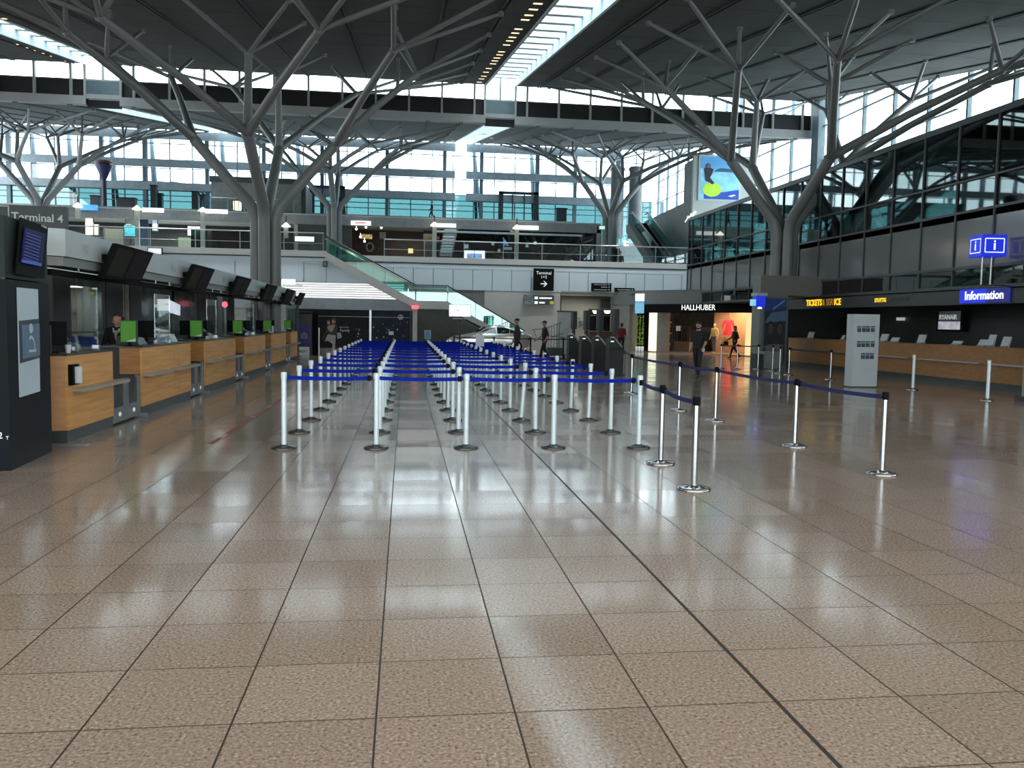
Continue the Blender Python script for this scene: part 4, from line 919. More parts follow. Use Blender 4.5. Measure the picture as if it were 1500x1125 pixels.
# clothes rails, box and notice inside
for i, (u0, u1, lb) in enumerate([(1003, 1008, 'dark clothes rail hung with garments at the back of the clothes shop'), (982, 996, 'second dark clothes rail near the shop pier')]):
    a0, _ = s_at(u0, out=-2.0); a1, _ = s_at(u1, out=-2.0)
    t = thing('clothes_rail', lb, 'rack', sp(a0, -2.0, .06), 'clothes rails in the shop')
    b = B(); b.tube([sp(a0, -2.0, .07), sp(a0, -2.0, 1.6), sp(a1+.15, -2.0, 1.6), sp(a1+.15, -2.0, .07)], .025, 6); part('frame', b, mat('rail_copper', (.30, .15, .08), .4, .6), t)
    for k in range(4):
        a = a0+.1+k*(a1+.15-a0-.2)/4; b = B(); sbox(b, a, a+.10, -2.2, -1.8, .6, 1.52); part('garment', b, mat('garment%d' % k, [(.02, .02, .02), (.05, .03, .02), (.015, .02, .03), (.03, .02, .02)][k], .8), t)
b = B(); a0, z_ = s_at(991, 481, -.03); sbox(b, a0, a0+.32, .0, .015, z_-.15, z_+.15); single('door_notice', b, M_PAPER, 'square white notice on the clothes shop glass', 'notice')
a0, _ = s_at(1005, out=-1.5); b = B(); sbox(b, a0-.4, a0+.7, -1.55, -.9, .065, .62); sbox(b, a0-.45, a0+.75, -1.6, -.85, .62, .67); single('display_table', b, mat('table_brown', (.16, .09, .05), .6), 'low brown display table in the clothes shop', 'table')

# three banner lights and potted plants left of the shop
for i, (u, lb) in enumerate(((933, 'left'), (937.3, 'middle'), (941.6, 'right'))):
    p, q = at(u-1.7, 430, y=50.5), at(u+1.7, 459, y=50.5)
    t = thing('banner_light', 'white and blue lit hanging banner, the %s one of three' % lb, 'banner', ((p.x+q.x)/2, 50.5, q.z), 'lit banners over the potted plants')
    zm = q.z+(p.z-q.z)*.62
    b = B(); b.box(p.x, q.x, 50.5, 50.6, zm, p.z); part('upper_glow', b, mat('ban_white', (.8, .95, 1), .5, emit=.9), t); b = B(); b.box(p.x, q.x, 50.5, 50.6, q.z, zm); part('lower_glow', b, mat('ban_blue', (.22, .55, .85), .5, emit=.6, noise=.3, scale=2), t); b = B(); b.tube([((p.x+q.x)/2, 50.58, p.z-.05), ((p.x+q.x)/2, 50.7, p.z+.04), sp(-.3+.2*i, .34, 3.5)], .02, 6); part('hanger', b, M_SEAM, t)
    x = (p.x+q.x)/2; zt = q.z
    t = thing('potted_plant', 'tall slim green plant in a white pot, the %s one of three' % lb, 'plant', (x, 50.3, 0), 'potted plants beside the clothes shop')
    b = B(); b.lathe([(.055, .02), (.075, .03), (.085, .32), (.06, .33)], (x, 50.3, 0), 12); part('pot', b, mat('pot_white', (.8, .86, .86), .5, emit=.25), t)
    b = B(); rr = random.Random(i)
    b.tube([(x, 50.3, .3), (x, 50.3, zt-.15)], .014, 5)
    for k in range(80):
        z = rr.uniform(.4, zt-.12); a = rr.uniform(0, 2*PI); l = rr.uniform(.06, .13)*(1.25-.5*z/zt); c_ = Vector((x, 50.3, z)); d_ = Vector((math.cos(a)*.42, math.sin(a)*.42, rr.uniform(.1, .6))).normalized(); s_ = d_.orthogonal().normalized()*.035
        b.add([c_, c_+d_*l*.5+s_, c_+d_*l, c_+d_*l*.5-s_], [[0, 1, 2, 3]])
    part('foliage', b, mat('leaf', (.22, .38, .06), .5, noise=.5, scale=5, emit=.12), t)

# ================================================================== BELT POSTS
def post_parts(t, mt, base_m, head_m, h=1.0, r=.033, rb=.165, lean=(0, 0)):
    x, y, z = t.location
    b = B(); b.lathe([(rb, .004), (rb, .018), (rb*.86, .030), (.06, .040), (.05, .055)], (x, y, 0), 24); part('base', b, base_m, t)
    b = B(); b.tube([(x, y, .03), (x+lean[0], y+lean[1], h-.085)], r, 14); part('pole', b, mt, t)
    b = B(); b.lathe([(r+.004, h-.09), (r+.006, h-.085), (r+.006, h-.008), (r*.8, h)], (x+lean[0], y+lean[1], 0), 14); part('head', b, head_m, t)
def belt_part(t, p, q, mt, zt=.955, zb=.905, sag=.012):
    p = Vector(p); q = Vector(q); d = (q-p).normalized(); n = 6; b = B(); pr = None
    nn = Vector((-d.y, d.x, 0))*.0018
    for k in range(n):
        a0, a1 = k/n, (k+1)/n
        s0, s1 = -sag*4*a0*(1-a0), -sag*4*a1*(1-a1)
        u0, u1 = p.lerp(q, a0), p.lerp(q, a1)
        b.hexa([(u0.x-nn.x, u0.y-nn.y, zb+s0), (u1.x-nn.x, u1.y-nn.y, zb+s1), (u1.x+nn.x, u1.y+nn.y, zb+s1), (u0.x+nn.x, u0.y+nn.y, zb+s0)], [(u0.x-nn.x, u0.y-nn.y, zt+s0), (u1.x-nn.x, u1.y-nn.y, zt+s1), (u1.x+nn.x, u1.y+nn.y, zt+s1), (u0.x+nn.x, u0.y+nn.y, zt+s0)])
    b.m(1); c = q-d*.045
    b.box(c.x-.024, c.x+.024, c.y-.024, c.y+.024, zb-.012, zt+.012)
    return part('belt', b, [mt, M_BLACK], t)
M_BASE = mat('base_dark_steel', (.10, .105, .11), .25, .8, noise=.05)
GX = [-1.555, -.367, .821, 2.009, 3.197]; GY0, GDY, NR = 11.2, 1.6, 13
POSW = ['leftmost', 'second leftmost', 'middle', 'second rightmost', 'rightmost']
protos = {}
rowname = lambda r: 'front row' if r == 0 else ('back row' if r == NR-1 else '%s row from front' % ORD[r+1])
PIL = B()
for r in range(NR):
    y = GY0+r*GDY
    for c, x in enumerate(GX):
        xx = x
        lb = '%s belt post of the %s in the queue maze' % (POSW[c], rowname(r))
        last = c == 4
        side = last and r >= 1 and r % 2 == 0 and r < NR-1
        key = 'end' if last and not side else ('side' if last else 'mid')
        ln = {(2, 3): (.055, 0), (3, 4): (.02, 0), (1, 3): (-.01, 0), (2, 4): (.02, 0)}.get((r, c))
        if key in protos and not ln:
            o = dup(protos[key], (xx, y, 0), lb, 0)
        else:
            o = thing('queue_post', lb, 'barrier post', (xx, y, 0), 'belt posts of the queue maze')
            post_parts(o, M_ALU, M_BASE, M_ALU, lean=ln or (0, 0))
            l0 = ln[0] if ln else 0
            if c < 4: belt_part(o, (xx+l0+.04, y, 0), (GX[c+1]-.05, y, 0), M_BELT)
            elif side: belt_part(o, (xx+l0, y+.04, 0), (xx, y+GDY-.05, 0), M_BELT)
            if not ln: protos[key] = o
# white notice on a belt post and blue card board further back
t = thing('notice_holder', 'white notice sheet held above the belts in the middle of the queue maze', 'sign', (2.1, 24.8, 0))
p, q = at(697, 490.5, y=24.8), at(709, 507.5, y=24.8)
b = B(); b.box(p.x, q.x, 24.8, 24.81, q.z, p.z); part('sheet', b, M_PAPER, t); b = B(); b.box((p.x+q.x)/2-.012, (p.x+q.x)/2+.012, 24.815, 24.83, .02, q.z+.06); b.lathe([(.10, .003), (.10, .02), (.02, .03)], ((p.x+q.x)/2, 24.82, 0), 12); part('stand', b, M_STEEL, t)
t = thing('blue_board', 'blue white-rimmed notice board standing behind the queue maze', 'sign', (.8, 33, 0))
p, q = at(622, 484, y=33), at(631, 496.5, y=33)
b = B(); b.box(p.x, q.x, 33, 33.03, q.z, p.z); part('rim', b, M_PAPER, t); b = B(); b.box(p.x+.025, q.x-.025, 32.99, 33, q.z+.025, p.z-.025); part('face', b, mat('board_blue', (.03, .16, .34), .5, emit=.15), t)
b = B(); b.box((p.x+q.x)/2-.02, (p.x+q.x)/2+.02, 33.03, 33.06, .02, q.z+.1); b.lathe([(.16, .003), (.16, .02), (.03, .03)], ((p.x+q.x)/2, 33.05, 0), 14); part('stand', b, M_SEAM, t)

# chrome posts with navy belts
def chain(pts, labels, mt, group, pole=None, base=None, h=.965, end=None):
    for i, (p, lb) in enumerate(zip(pts, labels)):
        o = thing('belt_post', lb, 'barrier post', (p[0], p[1], 0), group)
        post_parts(o, pole or M_CHROME, base or M_CHROME, M_BLACK if base is None else base, h=h, rb=.175)
        nx = pts[i+1] if i+1 < len(pts) else end
        if nx:
            d = (Vector(nx)-Vector(p)).normalized()*.04
            belt_part(o, (p[0]+d.x, p[1]+d.y, 0), (nx[0]-d.x, nx[1]-d.y, 0), mt, zt=h-.035, zb=h-.085, sag=.022)
chain([(2.98, 8.33), (3.11, 9.9)], ['chrome belt post nearest the photographer, ending the navy belt', 'chrome belt post second nearest the photographer beside the maze corner'], M_BELTD, 'chrome posts leading to the maze', end=(3.2, 11.2))
chain([(5.53, 9.12), (5.5, 11.29), (5.49, 14.36), (5.40, 16.12), (5.5, 20.04)], ['chrome belt post at the near right end of the long navy belt', 'chrome belt post second along the long navy belt from its near end', 'chrome belt post in the middle of the long navy belt', 'chrome belt post behind the middle one on the long navy belt', 'chrome belt post next to the check-in machines'], M_BELTD, 'chrome posts on the long navy belt', end=(7.05, 26.8))
o = thing('loose_post', 'single silver post without belt standing before ticket counter', 'barrier post', (14.07, 21.88, 0), 'loose posts before the ticket counter'); post_parts(o, M_ALU, M_CHROME, M_ALU, h=.98, r=.04)
o = thing('loose_post', 'single silver post without belt nearest the stone pillar', 'barrier post', (13.95, 18.67, 0), 'loose posts before the ticket counter'); post_parts(o, M_ALU, M_CHROME, M_ALU, h=.98, r=.04)
chain([(13.77, 25.93), (13.47, 28.31)], ['slim steel belt post left of the totem at the ticket counter', 'slim steel belt post with a black belt at far end of ticket counter'], M_BELTB, 'belt posts at far end of ticket counter', h=.97)
chain([(13.45, 29.0), (13.9, 30.6), (13.75, 31.6), (12.9, 31.6), (12.35, 31.9)], ['steel belt post of the small pen, nearest the two-face advert', 'steel belt post of the small pen before the pale planter', 'steel belt post of the small pen left of the planter', 'steel belt post of the small pen before the lit shop pillar', 'steel belt post of the small pen before the mannequins'], mat('belt_grey', (.10, .105, .11), .7), 'steel posts of the small pen by the shop', h=.98)
chain([(2.25, 39), (4.1, 39), (5.7, 38.2), (7.3, 38.6)], ['black belt post left of the silver car', 'black belt post before the silver car', 'black belt post between the two men in caps', 'black belt post right of the ladder trolley'], M_BELTB, 'black belt posts by the car', pole=M_BLACK, base=M_BLACK, h=1.0, end=(8.2, 36.5))

# ================================================================== SELF CHECK-IN MACHINES
def machine(x, y, label):
    t = thing('check_in_machine', label, 'machine', (x, y, 0), 'self check-in machines in a line')
    b = B(); b.prism([(x-.42, .02), (x+.13, .02), (x+.13, .74), (x-.28, 1.20), (x-.42, 1.20)], 'y', y-.24, y+.24); bd_ = part('body', b, mat('machine_dark', (.016, .019, .021), .5, spec=.3), t)
    b = B(); b.hexa([(x+.15, y-.25, .74), (x+.15, y+.25, .74), (x-.29, y+.25, 1.235), (x-.29, y-.25, 1.235)], [(x+.185, y-.25, .77), (x+.185, y+.25, .77), (x-.255, y+.25, 1.265), (x-.255, y-.25, 1.265)]); part('console', b, mat('console_grey', (.13, .145, .15), .35), bd_)
    b = B(); b.box(x+.13, x+.20, y-.25, y+.25, .70, .76); b.box(x+.06, x+.11, y-.252, y-.24, .05, .7); part('front_edge', b, mat('machine_grey', (.16, .17, .17), .5), bd_)
    b = B(); b.box(x-.24, x-.15, y-.12, y+.12, 1.16, 1.45); b.box(x-.27, x-.11, y-.24, y+.24, 1.45, 2.17); th_ = part('tower_head', b, MATS['machine_dark'], t)
    b = B(); b.box(x-.11, x-.102, y-.21, y+.21, 1.5, 2.1); part('screen', b, M_SCREEN, th_)
    b = B(); b.box(x-.38, x-.27, y-.255, y-.24, 1.10, 1.14); part('status_light', b, mat('lit_pale', (.8, .9, .9), .5, emit=.7), bd_)
    return t
m0 = machine(7.02, 27.1, 'grey self check-in machine nearest the photographer')
for (x, y), lb in zip([(7.0, 29.2), (7.0, 31.4), (7.0, 33.8)], ['grey self check-in machine second nearest the photographer', 'grey self check-in machine third in line', 'grey self check-in machine farthest, beside the white partition']): dup(m0, (x, y, 0), lb)

# security passage in the recess
t = thing('white_partition', 'white partition panel with dark top rail behind the check-in machines', 'partition', (8, 40.5, 0))
p, q = at(820, 457, y=40.5), at(838, 524, y=40.5); b = B(); b.box(p.x-.1, q.x, 40.5, 40.6, .02, p.z); part('panel', b, mat('part_white', (.42, .46, .46), .5), t); b = B(); b.box(p.x-.12, q.x+.05, 40.45, 40.65, p.z, p.z+.06); part('rail', b, M_SEAM, t)
item('dark_board', 'dark square board hanging above the passage signs', 'sign', 879.5, 438.5, 906, 453, 57.0, M_DARK)
t = item('passage_sign', 'black passage sign with three glowing white symbols in the recess', 'sign', 863, 453, 926, 462, 56.5, M_BLACK)
for i, (u0, u1) in enumerate([(867.5, 878), (884, 895), (912.5, 921)]):
    b = B(); p, q = at(u0, 454.7, y=56.48), at(u1, 459.5, y=56.48); b.add([(p.x, 56.48, p.z), (q.x, 56.48, p.z), (q.x-.12, 56.48, q.z), (p.x+.12, 56.48, q.z)], [[0, 1, 2, 3]]); part('lit_symbol', b, mat('sym', (1, .95, .75), .5, emit=1.3), t)
b = B(); p = at(921, 455, y=56.48); b.add([(p.x, 56.47, p.z-.03), (p.x+.26, 56.47, p.z-.13), (p.x, 56.47, p.z-.23)], [[0, 1, 2]]); part('lit_arrow', b, MATS['sym'], t)
t = item('exit_sign', 'green and white emergency exit sign in the recess', 'sign', 909, 443, 918, 448.5, 56.0, mat('exit_green', (.12, .62, .34), .5, emit=.9))
b = B(); pbox(b, 910.5, 444.5, 912.5, 447.5, 55.98, .02); pbox(b, 914, 444.5, 916.8, 447.5, 55.98, .02); part('pictogram', b, M_WEMIT, t)
b = B(); p, q = at(864, 462.5, y=57.4), at(893, 486, y=57.4); b.box(p.x, q.x, 57.4, 57.5, .02, p.z)
single('dark_passage_door', b, M_BLACK, 'dark passage opening behind the brown desk', 'door')
t = thing('security_desk', 'brown wooden desk in the passage behind the check-in machines', 'desk', (12.0, 50, 0))
p, q = at(864, 485, y=50), at(907, 500, y=50)
b = B(); b.box(p.x, q.x, 50, 50.7, .02, p.z-.05); part('front', b, mat('desk_brown', (.09, .05, .03), .5), t); b = B(); b.box(p.x-.05, q.x+.05, 49.95, 50.75, p.z-.05, p.z); part('top', b, mat('desk_top', (.05, .03, .02), .4), t)
t = item('keypad_panel', 'small dark keypad panel and dots on the recess wall', 'panel', 850, 470, 853.5, 475.5, 57.8, mat('keypad', (.12, .13, .12), .5), .05)
b = B()
for v in (466.5, 472, 478.5): c = at(848, v, y=57.85); b.box(c.x-.05, c.x+.05, 57.83, 57.85, c.z-.05, c.z+.05)
part('buttons', b, M_SEAM, t)

# ================================================================== SIGNS IN THE HALL
t = thing('terminal_sign', 'black hanging sign Terminal 1+2 with a white arrow', 'sign', (8, 52.2, 4))
p, q = at(782, 393, y=52.2), at(811, 426, y=52.2)
b = B(); b.box(p.x, q.x, 52.2, 52.35, q.z, p.z); bo_ = part('board', b, M_BLACK, t); b = B(); b.box(p.x+.1, q.x-.1, 52.35, 52.55, p.z-.3, p.z-.1); part('bracket', b, M_SEAM, t)
cx_ = (p.x+q.x)/2
text('sign_text', 'Terminal', (cx_, 52.19, p.z-.28), .265, M_TXTW, bo_, align='CENTER'); text('sign_text', '1+2', (cx_, 52.19, p.z-.53), .25, M_TXTW, bo_, align='CENTER')
b = B(); za = q.z+.42
for pts in ([(-.2, -.03), (.2, -.03), (.2, .03), (-.2, .03)], [(.22, 0), (.04, .18), (-.03, .18), (.14, 0)], [(.22, 0), (.14, 0), (-.03, -.18), (.04, -.18)]): b.add([(cx_+a, 52.185, za+c_) for a, c_ in pts], [[0, 1, 2, 3]])
part('arrow', b, M_TXTW, bo_)
t = thing('direction_sign', 'dark picture sign with two lit text lines and yellow field below Terminal board', 'sign', (7.5, 52.4, 3))
p, q = at(767.5, 432, y=52.4), at(811, 446.5, y=52.4)
b = B(); b.box(p.x, q.x, 52.4, 52.55, q.z, p.z); part('board', b, M_DARK, t); b = B(); b.box(q.x-.6, q.x+.05, 52.55, 52.6, q.z, p.z); b.box(p.x, q.x, 52.55, 52.64, q.z+.2, p.z-.2); part('bracket', b, M_SEAM, t)
b = B(); pbox(b, 768, 432.5, 781, 446, 52.38, .02); part('picture', b, mat('sign_photo', (.16, .20, .22), .5, noise=.9, scale=2), t)
zt = p.z-.17; x0 = at(783, 440, y=52.4).x; x1 = at(809.5, 440, y=52.4).x
b = B()
for z, xe in ((zt, x1), (p.z-.46, x1-.45)): b.box(x0+.30, xe-.05, 52.385, 52.4, z-.045, z+.045); b.box(x0, x0+.2, 52.385, 52.4, z-.08, z+.08)
part('text_line', b, mat('txtlit', (.9, .95, .95), .5, emit=.8), t); b = B(); pbox(b, 805.5, 441, 811, 446, 52.38, .02); part('yellow_field', b, mat('yel_field', (.55, .45, .05), .5, emit=.2), t)
for lb, u0, v0, u1, v1, ls in [('black wayfinding sign with three text lines above the recess', 866.5, 414.5, 895.5, 427, (417, 420.5, 424.5)), ('lower black wayfinding sign right of the three line one', 900.5, 421.5, 929.5, 427.5, (424.5,))]:
    t = thing('wayfinding_sign', lb, 'sign', tuple(at((u0+u1)/2, v1, y=52.3)), 'black wayfinding signs above the recess')
    b = B(); pbox(b, u0, v0, u1, v1, 52.3, .12); part('board', b, M_BLACK, t); p = at(u0, v0, y=52.4); q = at(u1, v1, y=52.4); b = B(); b.box(p.x+.2, q.x-.2, 52.42, 52.6, q.z+.05, p.z-.05); part('bracket', b, M_SEAM, t)
    b = B()
    for k, v in enumerate(ls): pbox(b, u0+(4 if k != 1 else 14), v-.6, u1-6, v+.6, 52.29, .012); pbox(b, u1-4, v-.8, u1-2.5, v+.8, 52.29, .012)
    part('text_line', b, M_TXTG, t)
t = thing('presentation_screen', 'white presentation screen on a dark stand above the car', 'screen', (3.2, 45.2, 0))
p, q = at(658.5, 446.5, y=45.2), at(689, 463.5, y=45.2)
b = B(); b.box(p.x, q.x, 45.2, 45.26, q.z, p.z); part('display', b, M_WEMIT, t); b = B(); b.box(p.x-.03, q.x+.03, 45.23, 45.3, q.z-.03, p.z+.03); part('frame', b, M_TXTG, t)
b = B(); b.box((p.x+q.x)/2-.045, (p.x+q.x)/2+.045, 45.3, 45.38, .02, q.z+.2); b.box((p.x+q.x)/2-.3, (p.x+q.x)/2+.3, 45.1, 45.6, 0.005, .025); part('stand', b, M_SEAM, t)
b = B(); pbox(b, 663, 466, 684, 467.5, 45.18, .1); part('shelf', b, M_WHITE, t); b = B(); pbox(b, 669.5, 453.5, 671.5, 455.5, 45.19, .008); pbox(b, 672.5, 453.5, 679, 454.3, 45.19, .008); part('small_mark', b, M_TXTG, t)
t = thing('pink_lamp_post', 'pale post with a glowing pink lamp at foot of the stair landing', 'lamp', (.4, 49.6, 0))
c = at(608, 450, y=49.6)
b = B(); b.box(c.x-.13, c.x+.13, 49.55, 49.8, .01, c.z-.1); part('post', b, mat('post_pale', (.42, .44, .42), .5), t); b = B(); b.lathe([(.10, -.12), (.20, -.10), (.22, .06), (.14, .10)], (c.x, 49.65, c.z), 14); part('lamp_shade', b, mat('pink_glow', (1, .16, .22), .5, emit=1.1), t)
item('dome_camera', 'small dark dome camera below the gallery left of stairs', 'camera', 474.3, 383, 477.6, 389.5, 49.6, mat('dome_grey', (.13, .14, .15), .3), .3)

# ladder trolley behind the man
t = thing('ladder_trolley', 'steel ladder trolley with slanting rails behind the man in black', 'trolley', (6.6, 39, 0))
b = B(); yy = 39.6
for (a, c_) in (((799, 481), (822, 472.5)), ((804, 492), (826, 494.5)), ((779, 483), (800, 481)), ((808, 494), (825, 488))): b.tube([at(*a, y=yy), at(*c_, y=yy)], .022, 6)
for k in range(5): u = 804+k*4; b.tube([at(u, 480-k*1.5, y=yy), at(u-1, 512, y=yy)], .016, 6)
b.tube([at(782, 484, y=yy), at(786, 495, y=yy)], .016, 6); b.tube([at(800, 481, y=yy), at(803, 494, y=yy)], .02, 6)
part('rails', b, mat('ladder_steel', (.16, .175, .18), .4, .6), t)
b = B(); p, q = at(799, 516, y=yy), at(828, 522, y=yy); b.box(p.x, q.x, yy-.2, yy+.5, .12, .2); b.box(p.x+.1, q.x-.1, yy-.1, yy+.4, .2, .5); part('deck', b, M_SEAM, t)
for k in (0, 1):
    b = B(); x = p.x+.1 if k == 0 else q.x-.1; b.prism([(x+.06*math.cos(a*PI/6), .065+.06*math.sin(a*PI/6)) for a in range(12)], 'y', yy-.15, yy-.1); part('wheel', b, M_BLACK, t)

# ================================================================== CHECK-IN COUNTERS (left)
XC = -4.4
UN = [(11.72, 13.46), (14.88, 18.16), (19.42, 22.83), (24.16, 27.59), (28.88, 32.28), (33.75, 35.6)]
UL = ['nearest oak check-in counter with a cup dispenser on its front', 'oak check-in counter second from the photographer', 'oak check-in counter third from the photographer', 'oak check-in counter fourth from the photographer', 'oak check-in counter fifth from the photographer', 'short oak check-in counter farthest along the row']
M_LEDGE = mat('ledge_grey', (.36, .34, .29), .4, noise=.04)
for i, ((y0, y1), lb) in enumerate(zip(UN, UL)):
    t = thing('check_in_counter', lb, 'counter', (XC-.4, (y0+y1)/2, 0), 'oak check-in counters')
    ysplit = [y0, y1] if i in (0, 5) else [y0, y0+(y1-y0)*.62, y0+(y1-y0)*.70, y1]
    for ya, yb in zip(ysplit, ysplit[1:]):
        b = B(); b.box(XC-.03, XC, ya+.006, yb-.006, .165, 1.15); part('front_panel', b, M_OAK, t)
    b = B()
    if i == 0: b.prism([(XC-.03, y0), (XC-.33, y0-.12), (XC-.33, y0-.09), (XC-.03, y0+.03)], 'z', .165, 1.15)
    else: b.box(XC-.36, XC-.03, y0, y0+.03, .71, 1.15)
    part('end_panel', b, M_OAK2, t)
    dp_ = .75 if i < 5 else .38
    b = B(); b.box(XC-dp_, XC, y0, y1, 1.15, 1.175); part('worktop', b, mat('worktop_dark', (.05, .05, .045), .4), t)
    b = B(); b.box(XC-dp_+.03, XC-.035, y0+.05, y1-.05, .17, 1.14); part('carcass', b, M_DKWALL, t)
    b = B(); b.box(XC-.35, XC-.015, y0, y1, .0, .165); part('plinth', b, M_PLINTH, t)
    for (la, lb_) in ([(y0+.15, y1+.25)] if i == 0 else ([(y0+.05, y0+1.35), (y0+1.75, y1+.1)] if i < 5 else [(y0+.1, y1-.2)])):
        b = B(); b.box(XC+.002, XC+.17, la, lb_, .67, .715); part('bag_ledge', b, M_LEDGE, t)
    if i == 0:
        b = B(); c = at(111, 549, x=XC+.05); b.lathe([(.055, -.11), (.06, -.10), (.06, .10), (.055, .11)], (XC+.07, c.y, c.z), 16); cd_ = part('cup_dispenser', b, M_PAPER, t)
        b = B(); b.box(XC+.002, XC+.06, c.y-.13, c.y+.10, c.z-.13, c.z+.14); part('holder', b, M_BLACK, cd_)
b = B(); b.prism([(-4.9, 11.45), (-4.1, 11.45), (-4.1, 11.6), (-4.9, 11.6)], 'z', 0, .015); single('floor_sill', b, M_STEEL, 'thin steel sill on the floor at near end of the counters', 'sill')
# baggage gates between the counters
for i in range(5):
    ya, yb = UN[i][1]+.03, UN[i+1][0]-.03
    t = thing('baggage_gate', 'grey steel baggage gate with black panes, %s from the photographer' % (['nearest', 'second', 'third', 'fourth', 'fifth'][i]), 'gate', (XC-.05, (ya+yb)/2, 0), 'baggage gates between the counters')
    ym = (ya+yb)/2
    for k, (a, c_) in enumerate(((ya, ym-.01), (ym+.01, yb))):
        b = B(); b.box(XC-.08, XC-.03, a, c_, .03, .26); lp_ = part('lower_plate', b, mat('gate_grey', (.22, .24, .25), .4, .4), t)
        b = B(); b.box(XC-.09, XC-.02, a, a+.06, .03, .70); part('post', b, MATS['gate_grey'], t); b = B(); b.box(XC-.09, XC-.02, c_-.08, c_, .03, .70); part('post', b, MATS['gate_grey'], t)
        b = B(); b.box(XC-.07, XC-.05, a+.06, c_-.08, .26, .68); part('dark_pane', b, mat('pane_black', (.012, .010, .009), .2), t)
        b = B(); c = ((a+c_)/2); b.prism([(c+.05*math.cos(q*PI/6), .15+.035*math.sin(q*PI/6)) for q in range(12)], 'x', XC-.03, XC-.022); part('round_mark', b, M_TXTW, lp_)
    b = B(); b.box(XC-.10, XC+.10, yb-.08, yb, 0, .06); part('foot', b, MATS['gate_grey'], t)
    b = B(); b.box(XC-(.7 if i < 4 else .38), XC-.1, ya+.05, yb-.05, .02, .2); part('conveyor', b, M_BLACK, t)
    if i == 0:
        b = B(); b.box(XC-.3, XC-.1, ya+.1, ya+.5, .66, .70); part('red_tray', b, mat('tray_red', (.20, .04, .03), .5), t)
# canopy
XK = -4.5
t = thing('counter_canopy', 'long pale grey canopy with a number on each panel above the check-in counters', 'canopy', (XK-.6, 22, 2.3))
y0c, y1c = 12.0, 36.0
ys = [y0c]+[u[0]-1.25+.55 for u in UN[1:]]+[y1c]
for ya, yb in zip(ys, ys[1:]):
    b = B(); b.box(XK-.06, XK, ya+.008, yb-.008, 2.47, 2.83); fp_ = part('fascia_panel', b, M_CANOPY, t)
b = B(); b.prism([(XK, y0c), (XK-.06, y0c), (XK-.95, y0c-.45), (XK-.9, y0c-.5)], 'z', 2.47, 2.83); part('end_panel', b, M_CANOPY, t)
b = B(); b.prism([(XK-.03, y0c), (XK-.08, y0c), (XK-.95, y0c-.42), (XK-.92, y0c-.46)], 'z', 2.34, 2.46); b.box(XK-.08, XK-.03, y0c, y1c, 2.34, 2.46); part('lower_band', b, M_CANOPY2, t)
b = B(); b.box(XK-1.3, XK-.05, y0c+.1, 32.8, 2.46, 2.56); b.box(XK-.28, XK-.05, 32.8, y1c, 2.46, 2.56); part('soffit', b, mat('soffit_dark', (.10, .105, .105), .6), t)
b = B(); b.box(XK-.26, XK-.18, y0c, y1c, 2.22, 2.30); part('track', b, M_BLACK, t)
y = y0c+.5
while y < y1c:
    b = B(); b.box(XK-.03, XK-.015, y-.02, y+.02, 2.28, 2.345); part('clamp', b, M_STEEL, t); y += .92
for k in range(6):
    y = 12.75 if k == 0 else UN[k][0]-.75
    if k < 5: text('desk_number', str(303+k), (XK+.006, [12.55, 17.15, 21.75, 26.4, 31.0][k], 2.62), .19, M_TXTG, t, right=(0, 1, 0))
# panels, glass and posts behind the counters
XB = -6.2
def yx(u, x=XB): return at(u, 480, x=x).y
PP = [(74, 109, 'd'), (111, 153, 'g'), (153, 178, 'd'), (180, 187, 'l'), (188, 205, 'd'), (206, 233, 'g'), (233, 250, 'd'), (251, 288, 'g'), (289, 303, 'd'), (304, 318, 'g'), (332, 342, 'd'), (372, 377, 'd'), (420, 432, 'g')]
kd = 0
for (u0, u1, k) in PP:
    ya, yb = yx(u0), yx(u1)
    nth = ORD[kd+1]; kd += 1
    t = thing('back_partition', ('dark grey upright panel' if k == 'd' else ('milky glazed panel' if k == 'g' else 'narrow pale curtain panel'))+' behind the counters, %s from the near end' % nth, 'partition', (XB, (ya+yb)/2, 0), 'panels behind the check-in counters')
    if k == 'g':
        b = B(); b.box(XB-.03, XB+.02, ya, ya+.06, .0, 2.45); b.box(XB-.03, XB+.02, yb-.06, yb, .0, 2.45); b.box(XB-.03, XB+.02, ya, yb, 2.38, 2.45); b.box(XB-.03, XB+.02, ya, yb, 1.30, 1.36); pf_ = part('frame', b, mat('part_frame', (.10, .115, .115), .4), t)
        b = B(); b.box(XB-.01, XB, ya+.06, yb-.06, 1.36, 2.38); part('glass_pane', b, mat('milk_glass', (.13, .17, .17), .15, noise=.35, scale=1.1, spec=.6), pf_)
        b = B(); b.box(XB-.015, XB+.005, ya+.06, yb-.06, .02, 1.30); part('lower_panel', b, M_DKWALL, t)
    else:
        b = B(); b.box(XB-.12, XB+.04, ya, yb, 0, 2.45); part('panel', b, mat('part_dark', (.035, .04, .042), .5) if k == 'd' else mat('part_pale', (.38, .35, .29), .7, noise=.3, scale=4), t)
        b = B(); b.box(XB+.04, XB+.05, ya+.01, ya+.03, 0, 2.45); part('edge_strip', b, M_SEAM, t)
item2 = at(256, 452, x=-5.8); item3 = at(263, 462, x=-5.8)
t = thing('wall_screen', 'small tilted white screen hanging behind the second counter', 'screen', (-5.8, item2.y, 2.0)); p, q = at(249, 443, x=-5.8), at(263, 461, x=-5.8)
b = B(); b.hexa([(-5.82, p.y, q.z+.05), (-5.78, p.y, q.z+.05), (-5.78, q.y, q.z-.02), (-5.82, q.y, q.z-.02)], [(-5.82, p.y, p.z+.05), (-5.78, p.y, p.z+.05), (-5.78, q.y, p.z-.05), (-5.82, q.y, p.z-.05)]); part('display', b, mat('scr_pale2', (.7, .78, .88), .5, emit=.7), t)
